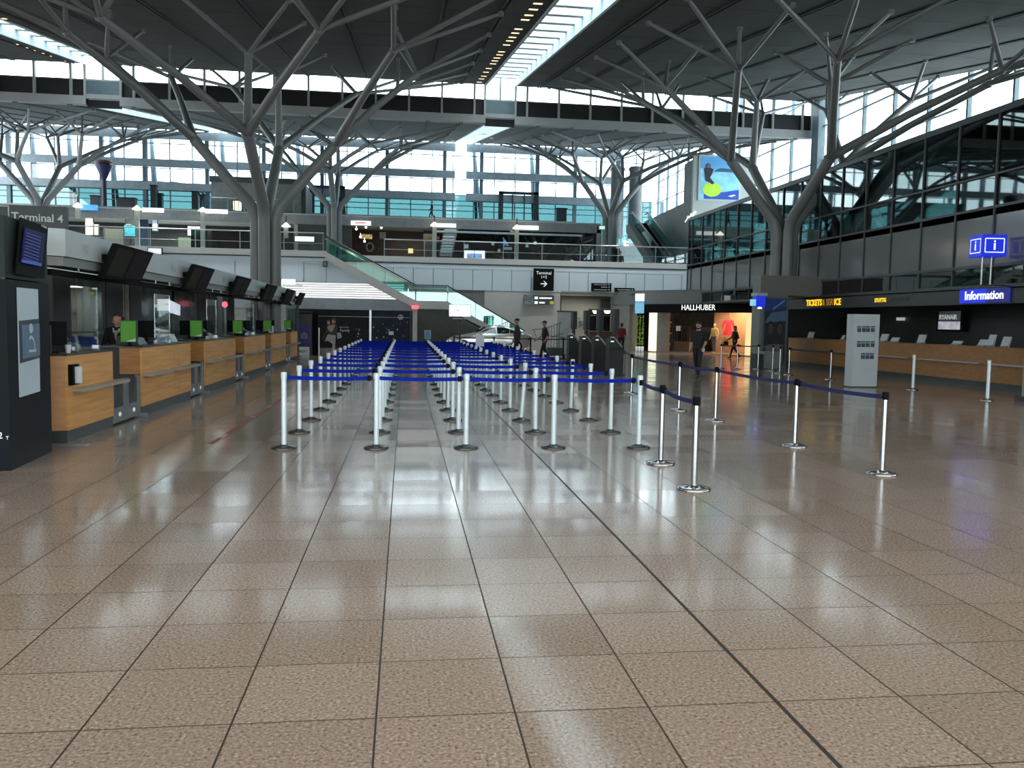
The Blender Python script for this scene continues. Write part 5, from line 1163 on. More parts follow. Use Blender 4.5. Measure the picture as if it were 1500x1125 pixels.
b = B(); b.tube([(-5.84, (p.y+q.y)/2, q.z), (-5.84, (p.y+q.y)/2, 2.46)], .03, 6); part('bracket', b, M_BLACK, t)
b = B(); b.box(-7.6, -7.4, 10, 36.5, 0, 2.5); struct('wall_counter_rear', b, mat('rear_grey', (.15, .155, .15), .6, noise=.3, scale=.6))
# free-standing grey post with a pink lamp behind the counters
t = thing('pink_lamp', 'slim pale pole with a small pink lamp behind the third counter', 'lamp', tuple(at(329, 480, y=29)))
p = at(329, 480, y=27); x_ = -5.6; p = at(329.5, 470, x=x_)
b = B(); b.tube([(x_, p.y, .01), (x_, p.y, 2.0)], .045, 8); part('pole', b, M_TXTG, t); b = B(); b.lathe([(.05, 2.0), (.09, 2.05), (.08, 2.15), (.02, 2.18)], (x_, p.y, 0), 10); part('lamp_shade', b, MATS['pink_glow'], t)

# double flight monitors on the canopy
def flight_monitor(ya, yb, label, scr):
    ym = (ya+yb)/2
    t = thing('flight_monitor', label, 'monitor', (XK+.1, ym, 2.27), 'double flight monitors on the canopy')
    def P3(y, s, o): return (XK+.06+o+s*.22, y, 2.25+s*.50)
    def sl(b, y0, y1, s0, s1, o0, o1): return b.hexa([P3(y0, s0, o0), P3(y1, s0, o0), P3(y1, s0, o1), P3(y0, s0, o1)], [P3(y0, s1, o0), P3(y1, s1, o0), P3(y1, s1, o1), P3(y0, s1, o1)])
    b = B(); sl(b, ya, yb, 0, 1, -.06, .0); hs_ = part('housing', b, M_BLACK, t)
    m_ = ym
    b = B(); sl(b, ya+.14, m_-.05, .08, .9, 0, .008); part('screen', b, scr[0], hs_)
    b = B(); sl(b, m_+.05, yb-.08, .08, .9, 0, .008); part('screen', b, scr[1], hs_)
    b = B(); b.box(XK+.004, XK+.14, ya+.2, yb-.2, 2.5, 2.6); part('bracket', b, M_BLACK, t)
    return t
for k, (ya, yb) in enumerate([(13.15, 15.0), (17.78, 19.65), (22.35, 24.2), (27.1, 29.1), (31.6, 33.6), (35.4, 37.0)]):
    flight_monitor(ya, yb, 'black double flight monitor on the canopy, %s' % ['nearest with olive and violet screens', 'second along the row', 'third along the row', 'fourth along the row', 'fifth along the row', 'farthest at canopy end on a pole'][k], (M_SCRG, M_SCRV) if k < 2 else (M_SCREEN, M_SCREEN))
t = thing('monitor_pole', 'thin dark pole below the farthest flight monitor', 'pole', (XK, 36.2, 0)); b = B(); b.tube([(XK, 36.2, .02), (XK, 36.2, 2.24)], .04, 8); part('tube', b, M_SEAM, t); b = B(); b.lathe([(.15, 0), (.15, .02), (.05, .03)], (XK, 36.2, 0), 12); part('foot', b, M_SEAM, t)

# green cards, monitors and things on the counters
for k, y in enumerate([15.0, 19.67, 24.4, 29.5, 34.55]):
    nm = ['nearest, beside the agent', 'second along the counters', 'third along the counters', 'fourth along the counters', 'farthest along the counters'][k]
    t = thing('green_display', 'bright green display card on a counter, '+nm, 'display', (-4.65, y, 1.18), 'green display cards on the counters')
    x0, x1 = -4.77, -4.53
    b = B(); b.box(x0, x1, y, y+.02, 1.25, 1.60); b.m(1); b.add([(x0+.08, y-.002, 1.255), (x1, y-.002, 1.255), (x1, y-.002, 1.31)], [[0, 1, 2]]); part('card', b, [M_GREEN, M_PAPER], t)
    b = B(); b.box(x0-.015, x1+.02, y+.02, y+.06, 1.24, 1.615); part('backing', b, mat('green_dark', (.02, .07, .012), .5), t)
    b = B(); b.box(x0+.06, x1-.06, y-.03, y+.10, 1.177, 1.19); b.box((x0+x1)/2-.03, (x0+x1)/2+.03, y+.06, y+.09, 1.18, 1.4); part('stand', b, M_BLACK, t)
# desk monitors seen from behind, printers
def desk_monitor(x, y, rz, label):
    t = thing('desk_monitor', label, 'monitor', (x, y, 1.177), 'desk monitors on the check-in counters')
    ca, sa = math.cos(rz), math.sin(rz)
    M = Matrix.Translation((x, y, 0)) @ Matrix.Rotation(rz, 4, 'Z')
    b = B().box(-.25, .25, -.02, .02, 1.27, 1.60).xf(M); hs_ = part('housing', b, M_BLACK, t)
    b = B().box(-.23, .23, .02, .024, 1.29, 1.58).xf(M); part('screen', b, M_SCREEN, hs_)
    b = B().box(-.03, .03, -.03, .0, 1.19, 1.4).box(-.12, .12, -.08, .08, 1.177, 1.19).xf(M); part('stand', b, M_BLACK, t)
    return t
dm = [(-4.8, 12.1, .7), (-5.0, 16.45, 1.3), (-5.0, 17.18, 1.3), (-4.98, 20.4, 1.0), (-5.0, 22.0, .9), (-4.95, 25.5, 1.0), (-4.95, 27.0, .9), (-4.95, 30.2, 1.0), (-4.95, 31.7, .8), (-4.6, 34.9, 1.4)]
for k, (x, y, r_) in enumerate(dm): desk_monitor(x, y, r_, 'black desk monitor on the counters, %s from the near end' % ORD[k+1])
t = thing('counter_case', 'tall black case standing at near end of the first counter', 'case', (-4.95, 11.95, 1.177))
b = B(); b.box(-5.12, -4.78, 11.78, 11.9, 1.177, 1.66); part('body', b, M_BLACK, t); b = B(); b.box(-4.77, -4.66, 11.86, 11.9, 1.177, 1.55); part('side_panel', b, mat('case_side', (.03, .032, .035), .4), t)
for k, (x, y, lb) in enumerate([(-4.85, 12.75, 'dark desk printer on the nearest counter'), (-4.85, 15.85, 'dark blue desk printer on second counter beside the green card'), (-4.85, 21.3, 'dark desk printer on the third counter'), (-4.85, 26.3, 'dark desk printer on the fourth counter')]):
    t = thing('desk_printer', lb, 'printer', (x, y, 1.177), 'printers on the check-in counters')
    b = B(); b.hexa([(x-.2, y-.25, 1.177), (x+.2, y-.25, 1.177), (x+.2, y+.25, 1.177), (x-.2, y+.25, 1.177)], [(x-.17, y-.22, 1.33), (x+.12, y-.22, 1.30), (x+.12, y+.22, 1.30), (x-.17, y+.22, 1.33)]); part('body', b, mat('printer_navy', (.012, .017, .032), .35), t)
    b = B(); b.hexa([(x-.05, y-.15, 1.33), (x+.05, y-.15, 1.33), (x+.05, y+.15, 1.33), (x-.05, y+.15, 1.33)], [(x-.16, y-.15, 1.5), (x-.13, y-.15, 1.5), (x-.13, y+.15, 1.5), (x-.16, y+.15, 1.5)]); part('paper_tray', b, mat('printer_grey', (.16, .19, .21), .4), t)
t = thing('paper_stack', 'white folded papers on second counter left of the next green card', 'paper', (-4.8, 17.95, 1.177)); b = B(); b.hexa([(-4.95, 17.55, 1.18), (-4.65, 17.6, 1.18), (-4.6, 17.95, 1.18), (-4.95, 17.95, 1.18)], [(-4.9, 17.7, 1.30), (-4.7, 17.7, 1.30), (-4.65, 17.85, 1.34), (-4.9, 17.9, 1.34)]); part('sheets', b, M_PAPER, t)
t = thing('paper_cup', 'white cup at front edge of the nearest counter', 'cup', (-4.5, 12.02, 1.177)); b = B(); b.lathe([(.03, 0), (.04, .11), (.036, .11), (.03, .02)], (-4.5, 12.02, 1.178), 12); part('body', b, M_PAPER, t)
t = thing('paper_cup', 'small clear glass on the second counter front edge', 'cup', (-4.5, 16.95, 1.177)); b = B(); b.lathe([(.03, 0), (.04, .10), (.036, .10), (.03, .02)], (-4.5, 16.95, 1.178), 12); part('body', b, M_GLASS, t)
t = thing('white_box', 'small white box on the fifth counter beside the green card', 'box', (-4.6, 30.9, 1.177)); b = B(); b.box(-4.72, -4.5, 29.9, 30.0, 1.178, 1.42); part('body', b, M_PAPER, t)
# grey glass screens standing on the counters
for k, (ya, yb) in enumerate([(12.3, 13.3), (16.2, 17.2), (20.3, 21.3), (25.2, 26.4)]):
    t = thing('counter_screen', 'clear protective screen on the check-in counter, %s from the near end' % ORD[k+1], 'screen', (-4.55, ya, 1.177), 'protective screens on the counters')
    b = B(); b.box(-4.56, -4.55, ya, yb, 1.2, 2.1); part('glass_pane', b, M_GLASS, t); b = B(); b.box(-4.60, -4.51, ya+.05, ya+.1, 1.177, 1.25); b.box(-4.60, -4.51, yb-.1, yb-.05, 1.177, 1.25); part('clip', b, M_STEEL, t)

# dark information tower at the left edge
t = thing('information_tower', 'tall dark information tower with screen and pale poster at the left edge', 'tower', (-4.8, 10.3, 0))
def tx(y): return -4.21-(y-9.6)*.085
b = B(); b.prism([(tx(9.62), 9.62), (tx(11.0), 11.0), (-5.9, 11.0), (-5.9, 9.62)], 'z', 0, 2.06); part('body', b, mat('tower_dark', (.006, .010, .014), .45, spec=.1), t)
b = B(); b.prism([(tx(9.62)-.01, 9.62), (tx(11.0)-.01, 11.0), (-5.9, 11.0), (-5.9, 9.62)], 'z', 2.075, 2.735); part('upper_body', b, mat('tower_upper', (.025, .034, .038), .5, spec=.12), t)
def tq(u, v, o): p = at(u, v, x=-4.22); return (tx(p.y)+o, p.y, p.z)
def tpoly(nm, pts, mt, o, lab=None):
    b = B(); A = [Vector(tq(u, v, o)) for u, v in pts]; b.slab(A, (.012, 0, 0)); part(nm, b, mt, t, lab)
tpoly('screen_housing', [(27, 318), (78, 333), (71, 408), (18, 401)], M_BLACK, .03)
tpoly('screen', [(32, 333), (70, 343), (63, 390), (25, 384)], M_SCRB, .05, 'tilted flight information screen glowing blue')
for k in range(9):
    v0 = 340+k*4.6
    tpoly('text_line', [(33.5-k*.7, v0), (60-k*.7, v0+7.5), (59.8-k*.7, v0+8.7), (33.3-k*.7, v0+1.2)], mat('scr_line', (.05, .06, .25), .5, emit=.4), .062)
tpoly('bottom_band', [(25.5, 380), (60, 386), (59.6, 390), (25, 384)], mat('scr_band', (.03, .06, .30), .5, emit=.6), .063)
tpoly('poster', [(25.5, 421), (63, 424), (66, 573), (29.5, 582)], M_POSTER, .006, 'pale poster behind glass')
tpoly('poster_inset', [(27, 470), (62, 467), (63.5, 524), (29, 532)], mat('inset_dk', (.05, .07, .085), .4), .02)
tpoly('poster_photo', [(30, 476), (60.5, 474), (61.5, 520), (31.5, 526)], mat('inset_blue', (.10, .17, .26), .4, emit=.08), .034)
p_ = tq(47, 500, .05)
b = B(); a = Vector(tq(45, 512, .05)); 
for k in range(14):
    a0, a1 = PI*k/14, PI*(k+1)/14
    b.add([(a.x+.0, a.y+.10*math.cos(q)*r, a.z+.16*math.sin(q)*r) for q, r in ((a0, 1), (a1, 1), (a1, .78), (a0, .78))], [[0, 1, 2, 3]])
b.box(a.x-.002, a.x+.002, a.y-.12, a.y+.12, a.z-.03, a.z)
b.add([(a.x, a.y+.055*math.cos(q*PI/8), a.z+.24+.055*math.sin(q*PI/8)) for q in range(16)], [list(range(16))])
part('person_symbol', b, mat('symbol_pale', (.45, .55, .62), .5), t)
text('tower_lettering', '\u2190 Gates', tq(63, 331, .06), .05, M_TXTG, t, right=(-.085, 1, 0))
text('tower_number', '2', (-4.33, 9.61, .385), .10, M_TXTW, t); text('tower_number', 'T', (-4.25, 9.61, .36), .05, M_TXTW, t)
b = B(); b.box(-4.26, -4.22, 9.615, 9.618, 2.06, 2.075); part('seam_line', b, M_SEAM, t)

t = thing('terminal_board', 'large dark board reading Terminal 4 behind the information tower', 'sign', (-10, 20, 3.4))
p, q = at(-30, 298, y=20), at(97, 345, y=20)
b = B(); b.hexa([(p.x, 20, q.z-.3), (q.x, 20, q.z-.3), (q.x, 20.15, q.z-.3), (p.x, 20.15, q.z-.3)], [(p.x, 20, p.z), (q.x, 20, at(97, 303, y=20).z), (q.x, 20.15, at(97, 303, y=20).z), (p.x, 20.15, p.z)]); part('board', b, mat('board_dark', (.018, .028, .033), .4), t)
text('sign_text', 'Terminal 4', (at(17, 316, y=20).x, 19.99, at(17, 317, y=20).z), .245, mat('letters_soft', (.5, .55, .56), .5, emit=.1), t, right=(1, 0, -.03), bold=.003)
b = B(); c = at(-2, 315, y=20); 
for (x0, x1, z0, z1) in ((c.x-.25, c.x+.22, .19, .21), (c.x+.2, c.x+.22, -.15, .2), (c.x-.02, c.x+.12, -.09, -.06), (c.x-.02, c.x+.02, -.07, .05)): b.box(x0, x1, 19.985, 20, c.z+z0, c.z+z1)
part('pictogram', b, MATS['letters_soft'], t)
b = B(); b.tube([(-9.2, 20.07, 4.2), (-9.2, 20.07, 10.4)], .03, 6); b.tube([(-11.5, 20.07, 4.2), (-11.5, 20.07, 10.4)], .03, 6); part('hanger', b, M_SEAM, t)

# luggage advertising stand at the far end of the counters
t = thing('luggage_display', 'dark advertising stand with blue suitcase panel and white sign at the counters end', 'display', (-4.3, 39.5, 0))
def dp(b, u0, v0, u1, v1, y, d): return pbox(b, u0, v0, u1, v1, y, d)
b = B(); dp(b, 434, 460, 457, 522, 39.5, .12); part('panel', b, mat('stand_dark', (.03, .032, .034), .4), t)
b = B(); dp(b, 457.5, 459, 466, 522, 39.6, .1); part('side_panel', b, M_BLACK, t)
b = B(); dp(b, 435.5, 474, 455.5, 505.5, 39.47, .03); part('blue_panel', b, mat('stand_blue', (.014, .016, .085), .4, emit=.12, noise=.3), t)
b = B(); dp(b, 436, 508, 453, 521.5, 39.46, .04); part('white_sign', b, M_PAPER, t)
b = B()
for (a0, c0, a1, c1) in ((441, 489, 441.6, 495.5), (449.4, 489, 450, 495.5), (441, 489, 450, 489.6), (441, 495, 450, 495.6), (444, 487.3, 444.5, 489), (446.8, 487.3, 447.3, 489), (444, 487.2, 447.3, 487.8), (443, 489, 443.4, 495.5), (447.8, 489, 448.2, 495.5), (445, 491.3, 446.3, 493)): dp(b, a0, c0, a1, c1, 39.46, .01)
part('suitcase_symbol', b, M_TXTG, t)
b = B(); b.add([tuple(at(u, v, y=39.45)) for u, v in ((437.5, 514.5), (440, 512.5), (440, 516.5))], [[0, 1, 2]]); dp(b, 440.5, 512.8, 450, 513.8, 39.45, .008); dp(b, 440.5, 515, 447, 516, 39.45, .008); part('sign_lines', b, M_SEAM, t)
b = B(); p0, p1 = at(435, 461, y=39.6), at(457, 461, y=39.6); z = at(440, 456.5, y=39.6).z
b.tube([(p0.x, 39.6, p0.z), (p0.x, 39.6, z), (p1.x, 39.6, z), (p1.x, 39.6, p0.z)], .02, 6); part('top_loop', b, M_SEAM, t)
b = B(); dp(b, 466.5, 480, 468, 522, 39.7, .06); part('pale_post', b, M_STEEL, t)
t = thing('slim_pole', 'slim dark pole rising above the luggage display', 'pole', tuple(at(436.5, 520, y=38))); b = B(); p = at(436.8, 440, y=38.4); b.tube([(p.x, 38.4, .01), (p.x, 38.4, p.z)], .035, 8); part('tube', b, M_SEAM, t); b = B(); b.lathe([(.13, 0), (.13, .02), (.04, .03)], (p.x, 38.4, 0), 12); part('foot', b, M_SEAM, t)

# red and white floor tape
b = B()
for (ya, yb, mt_) in [(11.6, 12.2, 0), (12.25, 12.6, 1), (12.65, 13.2, 0), (13.2, 14.7, 0), (14.72, 14.85, 1), (14.9, 16.4, 0), (16.45, 16.6, 1), (16.7, 18.9, 0)]: b.m(mt_); b.box(-2.60, -2.53, ya, yb, .0005, .0025)
o = single('floor_tape', b, [mat('tape_red', (.30, .075, .06), .5, noise=.3, scale=6), mat('tape_white', (.45, .42, .40), .5)], 'long worn red and white tape on floor between counters and queue maze', 'tape')

# ================================================================== PEOPLE
ICO = None
def ico_pts():
    global ICO
    if ICO is None:
        bm = bmesh.new(); bmesh.ops.create_icosphere(bm, subdivisions=2, radius=1); ICO = np.array([v.co[:] for v in bm.verts]); bm.free()
    return ICO
def hull_mesh(bm, balls):
    pts = ico_pts(); vs = []
    for p, r in balls:
        r = np.array(r if hasattr(r, '__len__') else (r, r, r))
        for q in pts: vs.append(bm.verts.new(Vector(p)+Vector((q*r).tolist())))
    res = bmesh.ops.convex_hull(bm, input=vs)
    junk = list({e for e in res['geom_interior']+res['geom_unused'] if isinstance(e, bmesh.types.BMVert) and e.is_valid})
    bmesh.ops.delete(bm, geom=junk, context='VERTS')
def person(name, label, cat, loc, heading, height, J, tags, mats, extras=None, voxel=.011, group=None, seated=False):
    """one continuous body grown from joints J; tags give the cloth of every bone; extras(t, M) adds hair, cap and so on"""
    s = height/1.75
    V = lambda k: Vector(J[k])
    hd, nk = V('head'), V('neck')
    fwd = Vector(J.get('face', (0, 1, 0))).normalized(); up = (hd-nk).normalized(); up = Vector((up.x*.4, up.y*.4, 1)).normalized(); side = fwd.cross(up).normalized(); fwd = up.cross(side).normalized()
    H3 = lambda a, b_, c: hd+side*a+fwd*b_+up*c
    P = []        # (balls, tag)
    P.append(([(H3(0, -.012, .045), (.074, .086, .078)), (H3(0, .02, -.03), (.058, .066, .060))], 'skin'))
    P.append(([(H3(0, .045, -.075), .032), (H3(.028, .005, -.05), .034), (H3(-.028, .005, -.05), .034)], 'mask' if tags.get('mask') else 'skin'))
    P.append(([(H3(0, .088, .015), .010), (H3(0, .106, -.018), .014)], 'mask' if tags.get('mask') else 'skin'))
    for a in (-1, 1): P.append(([(H3(a*.078, -.005, .02), (.012, .02, .026)), (H3(a*.076, -.005, -.015), (.010, .014, .014))], 'skin'))
    P.append(([(nk, .052), (hd+up*-.05-fwd*.01, .05)], 'skin'))
    P.append(([(V('chest')+Vector((a*.10, 0, .09)), (.075, .095, .09)) for a in (-1, 1)]+[(V('chest')+Vector((a*.09, .01, -.12)), (.075, .10, .08)) for a in (-1, 1)], 'top'))
    P.append(([(nk+Vector((0, -.005, -.06)), .07), (V('sl'), .06), (V('sr'), .06)], 'top'))
    P.append(([(V('chest')+Vector((a*.085, 0, -.12)), (.07, .095, .07)) for a in (-1, 1)]+[(V('pelvis')+Vector((a*.085, 0, .05)), (.075, .10, .08)) for a in (-1, 1)], 'top'))
    P.append(([(V('pelvis')+Vector((a*.085, 0, -.02)), (.08, .105, .09)) for a in (-1, 1)], tags.get('hip', 'pants')))
    for c in 'lr':
        P.append(([(V('s'+c), .060), (V('e'+c), .046)], tags.get('upper', 'top')))
        P.append(([(V('e'+c), .045), (V('w'+c), .030)], tags.get('fore', 'top')))
        w_, e_ = V('w'+c), V('e'+c); d = (w_-e_).normalized()
        sd = d.cross(fwd); sd = sd.normalized() if sd.length > .1 else side
        nr = sd.cross(d).normalized()
        palm = w_+d*.075
        P.append(([(w_, .026), (palm+nr*.022, (.018, .018, .018)), (palm-nr*.022, (.018, .018, .018))], 'skin'))
        for k, L_ in enumerate((.062, .075, .070, .052)):
            o = palm+nr*(.030-.020*k); m_ = o+d*L_*.55+sd*.008; e2 = m_+d*L_*.40+sd*.026
            P.append(([(o-d*.02, .0105), (m_, .0095)], 'skin')); P.append(([(m_, .0095), (e2, .0080)], 'skin'))
        tb = w_+d*.035+nr*.022; P.append(([(tb, .013), (tb+nr*.028+d*.022, .011)], 'skin')); P.append(([(tb+nr*.028+d*.022, .011), (tb+nr*.032+d*.05+sd*.01, .009)], 'skin'))
        P.append(([(V('h'+c), .092), (V('k'+c), .062)], 'pants'))
        P.append(([(V('k'+c), .060), (V('a'+c), .042)], 'pants'))
        an = V('a'+c); fd = Vector(J.get('f'+c, (0, 1, 0))).normalized()
        P.append(([(an+Vector((0, 0, -.045))-fd*.045, .036), (an+Vector((0, 0, -.045))+fd*.02, .040), (an+fd*.15+Vector((0, 0, -.055)), (.038, .038, .028))], 'shoe'))
    for q in (tags.get('more') or []): P.append(q)
    bm = bmesh.new()
    for balls, _ in P: hull_mesh(bm, balls)
    me = bpy.data.meshes.new('tmp'); bm.to_mesh(me); bm.free()
    o = bpy.data.objects.new('tmp', me); C.objects.link(o)
    md = o.modifiers.new('r', 'REMESH'); md.mode = 'VOXEL'; md.voxel_size = voxel; md.use_smooth_shade = True
    sm = o.modifiers.new('s', 'SMOOTH'); sm.factor = .5; sm.iterations = 2
    dg = bpy.context.evaluated_depsgraph_get(); dg.update()
    m2 = bpy.data.meshes.new_from_object(o.evaluated_get(dg)); bpy.data.objects.remove(o)
    names = list(dict.fromkeys([t_ for _, t_ in P]+['eye', 'lip']))
    S, R, T = [], [], []
    for balls, tg in P:
        n = len(balls)
        for i in range(n):
            for j in range(i, n):
                for q in ((0,) if i == j else (.25, .5, .75)):
                    S.append((Vector(balls[i][0]).lerp(Vector(balls[j][0]), q))[:])
                    ri = lambda r: sum(r)/3 if hasattr(r, '__len__') else r
                    R.append(ri(balls[i][1])*(1-q)+ri(balls[j][1])*q); T.append(names.index(tg))
    S = np.array(S); R = np.array(R); T = np.array(T)
    cen = np.zeros(len(m2.polygons)*3); m2.polygons.foreach_get('center', cen); cen = cen.reshape(-1, 3)
    idx = np.zeros(len(cen), int)
    for a in range(0, len(cen), 4000):
        d = np.linalg.norm(cen[a:a+4000, None]-S[None], axis=2)-R[None]; idx[a:a+4000] = T[d.argmin(1)]
    for a in (-1, 1):
        e = np.array(H3(a*.031, .083, .028)[:]); idx[np.linalg.norm((cen-e), axis=1) < .0135] = names.index('eye')
    if not tags.get('mask'):
        for a in (-.014, 0, .014): e = np.array(H3(a, .085, -.055)[:]); idx[np.linalg.norm(cen-e, axis=1) < .012] = names.index('lip')
    m2.materials.clear()
    for n_ in names: m2.materials.append(mats.get(n_) or {'eye': M_BLACK, 'lip': mat('lip', (.38, .12, .10), .5)}.get(n_, M_BLACK))
    m2.polygons.foreach_set('material_index', idx.astype(np.int32)); m2.polygons.foreach_set('use_smooth', np.ones(len(idx), bool)); m2.update()
    m2.transform(Matrix.Scale(s, 4))
    t = thing(name, label, cat, loc, group)
    ob = bpy.data.objects.new('body', m2); C.objects.link(ob); ob.parent = t
    def add(nm, b, mt):
        me = mesh_obj(nm, b, mt); me.data.transform(Matrix.Scale(s, 4)); me.parent = t; return me
    if extras: extras(add, H3, V)
    t.rotation_euler = (0, 0, heading)
    return t
def pose(stride=0.0, arm=0.0, elbow=.0, **kw):
    J = dict(head=(0, .015, 1.625), neck=(0, 0, 1.49), chest=(0, 0, 1.27), pelvis=(0, 0, .95), sl=(-.175, 0, 1.41), sr=(.175, 0, 1.41),
             hl=(-.09, 0, .90), hr=(.09, 0, .90))
    for c, sg in (('l', 1), ('r', -1)):
        x = -.09 if c == 'l' else .09
        st = stride*sg
        J['k'+c] = (x, .06+st*.45, .50); J['a'+c] = (x, st*1.0-(0.06 if st < 0 else 0), .095+(.05 if st < -.1 else 0))
        xa = -.215 if c == 'l' else .215; sa = -arm*sg
        J['e'+c] = (xa*1.05, sa*.55-.02, 1.13); J['w'+c] = (xa*1.08, sa*1.1+.05+elbow*.2, .89+elbow*.12)
    J.update(kw); return J
SK = mat('skin_tone', (.50, .28, .19), .5, noise=.05); SKD = mat('skin_shade', (.36, .21, .15), .5, noise=.05)
CB = mat('cloth_black', (.012, .012, .014), .8, noise=.3, scale=8); CB2 = mat('cloth_jacket', (.03, .028, .027), .8, noise=.3, scale=6)
PN = mat('cloth_trouser', (.016, .017, .022), .8, noise=.3, scale=8); SH = mat('shoe_black', (.008, .008, .008), .4)
HR = mat('hair_dark', (.014, .010, .008), .6, noise=.3, scale=30); HB = mat('hair_brown', (.05, .025, .012), .5, noise=.3, scale=30)
def hair_cap(mt, back=.0, low=-.02):
    def f(add, H3, V):
        b = B()
        pts = ico_pts(); bm = bmesh.new()
        hull_mesh(bm, [(H3(0, -.021, .066), (.084, .092, .079)), (H3(0, -.055, .02+low), (.072, .052, .06))])
        vs = [v.co[:] for v in bm.verts]; fs = [[v.index for v in f_.verts] for f_ in bm.faces]; bm.verts.index_update(); fs = [[v.index for v in f_.verts] for f_ in bm.faces]; bm.free()
        b.smooth = True; b.add(vs, fs); add('hair', b, mt)
    return f
def cap_hat(mt):
    def f(add, H3, V):
        b = B(); bm = bmesh.new(); hull_mesh(bm, [(H3(0, -.012, .078), (.084, .098, .062)), (H3(0, -.012, .06), (.086, .1, .03))])
        bm.verts.index_update(); b.smooth = True; b.add([v.co[:] for v in bm.verts], [[v.index for v in f_.verts] for f_ in bm.faces]); bm.free()
        bm = bmesh.new(); hull_mesh(bm, [(H3(a, .12, .052), (.03, .05, .007)) for a in (-.04, .04)]+[(H3(0, .06, .06), (.07, .03, .008))])
        bm.verts.index_update(); b.add([v.co[:] for v in bm.verts], [[v.index for v in f_.verts] for f_ in bm.faces]); bm.free(); add('cap', b, mt)
        hair_cap(HR, low=-.03)(add, H3, V) if False else None
    return f
def face_to(x, y):   # heading that turns +Y towards direction (x, y)
    return math.atan2(-x, y)
# man in black with a face mask, walking up the hall
def ex_man(add, H3, V):
    hair_cap(HR)(add, H3, V)
    w_ = V('wl')+Vector((0, .02, -.10)); b = B(); b.box(w_.x-.05, w_.x+.03, w_.y-.01, w_.y+.03, w_.z-.05, w_.z+.07); add('folded_paper', b, M_PAPER)
    b = B(); c = V('neck'); b.tube([(c.x+.072*math.cos(k*PI/6), c.y+.01+.068*math.sin(k*PI/6), c.z+.005+.012*math.sin(k*PI/6)*-1) for k in range(13)], .012, 6); add('collar_band', b, mat('pale_collar', (.35, .36, .36), .6))
person('person', 'man in black shirt and face mask walking beside the long navy belt', 'person', (9.42, 26.35, 0), face_to(-.7, -1), 1.80,
       pose(.24, .05, 0, el=(-.25, .0, 1.14), wl=(-.22, .20, .97), sr=(.19, 0, 1.41), sl=(-.19, 0, 1.41)), {'mask': True, 'fore': 'skin'}, {'skin': SK, 'top': CB, 'pants': PN, 'shoe': SH, 'mask': M_BLACK}, ex_man, voxel=.0095)
def ex_woman(add, H3, V):
    hair_cap(HR, low=-.10)(add, H3, V)
    b = B(); c = V('wr')+Vector((.02, .05, -.02)); b.box(c.x-.05, c.x+.05, c.y-.12, c.y+.12, c.z-.28, c.z-.06); add('shoulder_bag', b, CB)
person('person', 'woman in black coat striding past the lit clothes shop', 'person', (17.05, 42.2, 0), face_to(-1, -.15), 1.68, pose(.30, .12, .8), {}, {'skin': SK, 'top': CB, 'pants': PN, 'shoe': SH}, ex_woman)
person('person', 'man in dark jacket and cap standing before the silver car', 'person', (4.78, 36, 0), face_to(-1, .25), 1.84, pose(.05, .03, .2, sl=(-.21, 0, 1.40), sr=(.21, 0, 1.40), el=(-.29, -.02, 1.13), er=(.29, -.02, 1.13), wl=(-.30, .08, .92), wr=(.30, .08, .92)), {'hip': 'top', 'more': [([((-.1, 0, .86), (.10, .12, .08)), ((.1, 0, .86), (.10, .12, .08)), ((-.12, 0, 1.2), (.10, .12, .1)), ((.12, 0, 1.2), (.13, .15, .12)), ((-.12, 0, 1.2), (.13, .15, .12))], 'top')]}, {'skin': SKD, 'top': CB2, 'pants': PN, 'shoe': SH}, cap_hat(CB))
person('person', 'man in black with a cap walking in front of the ladder trolley', 'person', (5.98, 36, 0), face_to(-1, -.1), 1.76, pose(.20, .12, .5), {'fore': 'skin'}, {'skin': SKD, 'top': CB, 'pants': PN, 'shoe': SH}, cap_hat(CB2))
person('person', 'person in a dark red shirt standing in the passage with back turned', 'person', (11.85, 45.5, 0), face_to(.1, 1), 1.72, pose(.04, .02, .1), {'fore': 'skin'}, {'skin': SKD, 'top': mat('cloth_red', (.20, .012, .02), .8, noise=.2), 'pants': PN, 'shoe': SH}, hair_cap(HR, low=-.03))
p = at(632.5, 316, y=81)
person('person', 'dark figure walking along the high terrace before the glazing', 'person', (p.x, 81, 11.205), face_to(-1, 0), 1.72, pose(.25, .12, .3), {}, {'skin': SKD, 'top': CB, 'pants': PN, 'shoe': SH}, hair_cap(HR), voxel=.016)
xg = at(909, 385, y=56).x
t = thing('bench', 'low dark bench behind the gallery railing near the escalator', 'bench', (xg, 56, 5.24)); b = B(); b.box(xg-.6, xg+.6, 55.9, 56.35, 5.585, 5.645); part('seat', b, M_DARK, t)
for dx in (-.5, .5): b = B(); b.box(xg+dx-.03, xg+dx+.03, 55.95, 56.3, 5.241, 5.585); part('leg', b, M_SEAM, t)
J_ = pose(0, 0, .4); dz = .45
for k_ in ('head', 'neck', 'chest', 'pelvis', 'sl', 'sr', 'hl', 'hr', 'el', 'er', 'wl', 'wr'): J_[k_] = (J_[k_][0], J_[k_][1]-.1, J_[k_][2]-dz+.06)
for c_ in 'lr': J_['k'+c_] = (J_['h'+c_][0], .36, .50); J_['a'+c_] = (J_['h'+c_][0], .36, .095)
person('person', 'dark haired person sitting behind the gallery railing near the escalator', 'person', (xg, 56.0, 5.245), face_to(0, -1), 1.72, J_, {}, {'skin': SKD, 'top': CB, 'pants': PN, 'shoe': SH}, hair_cap(HR), voxel=.016)

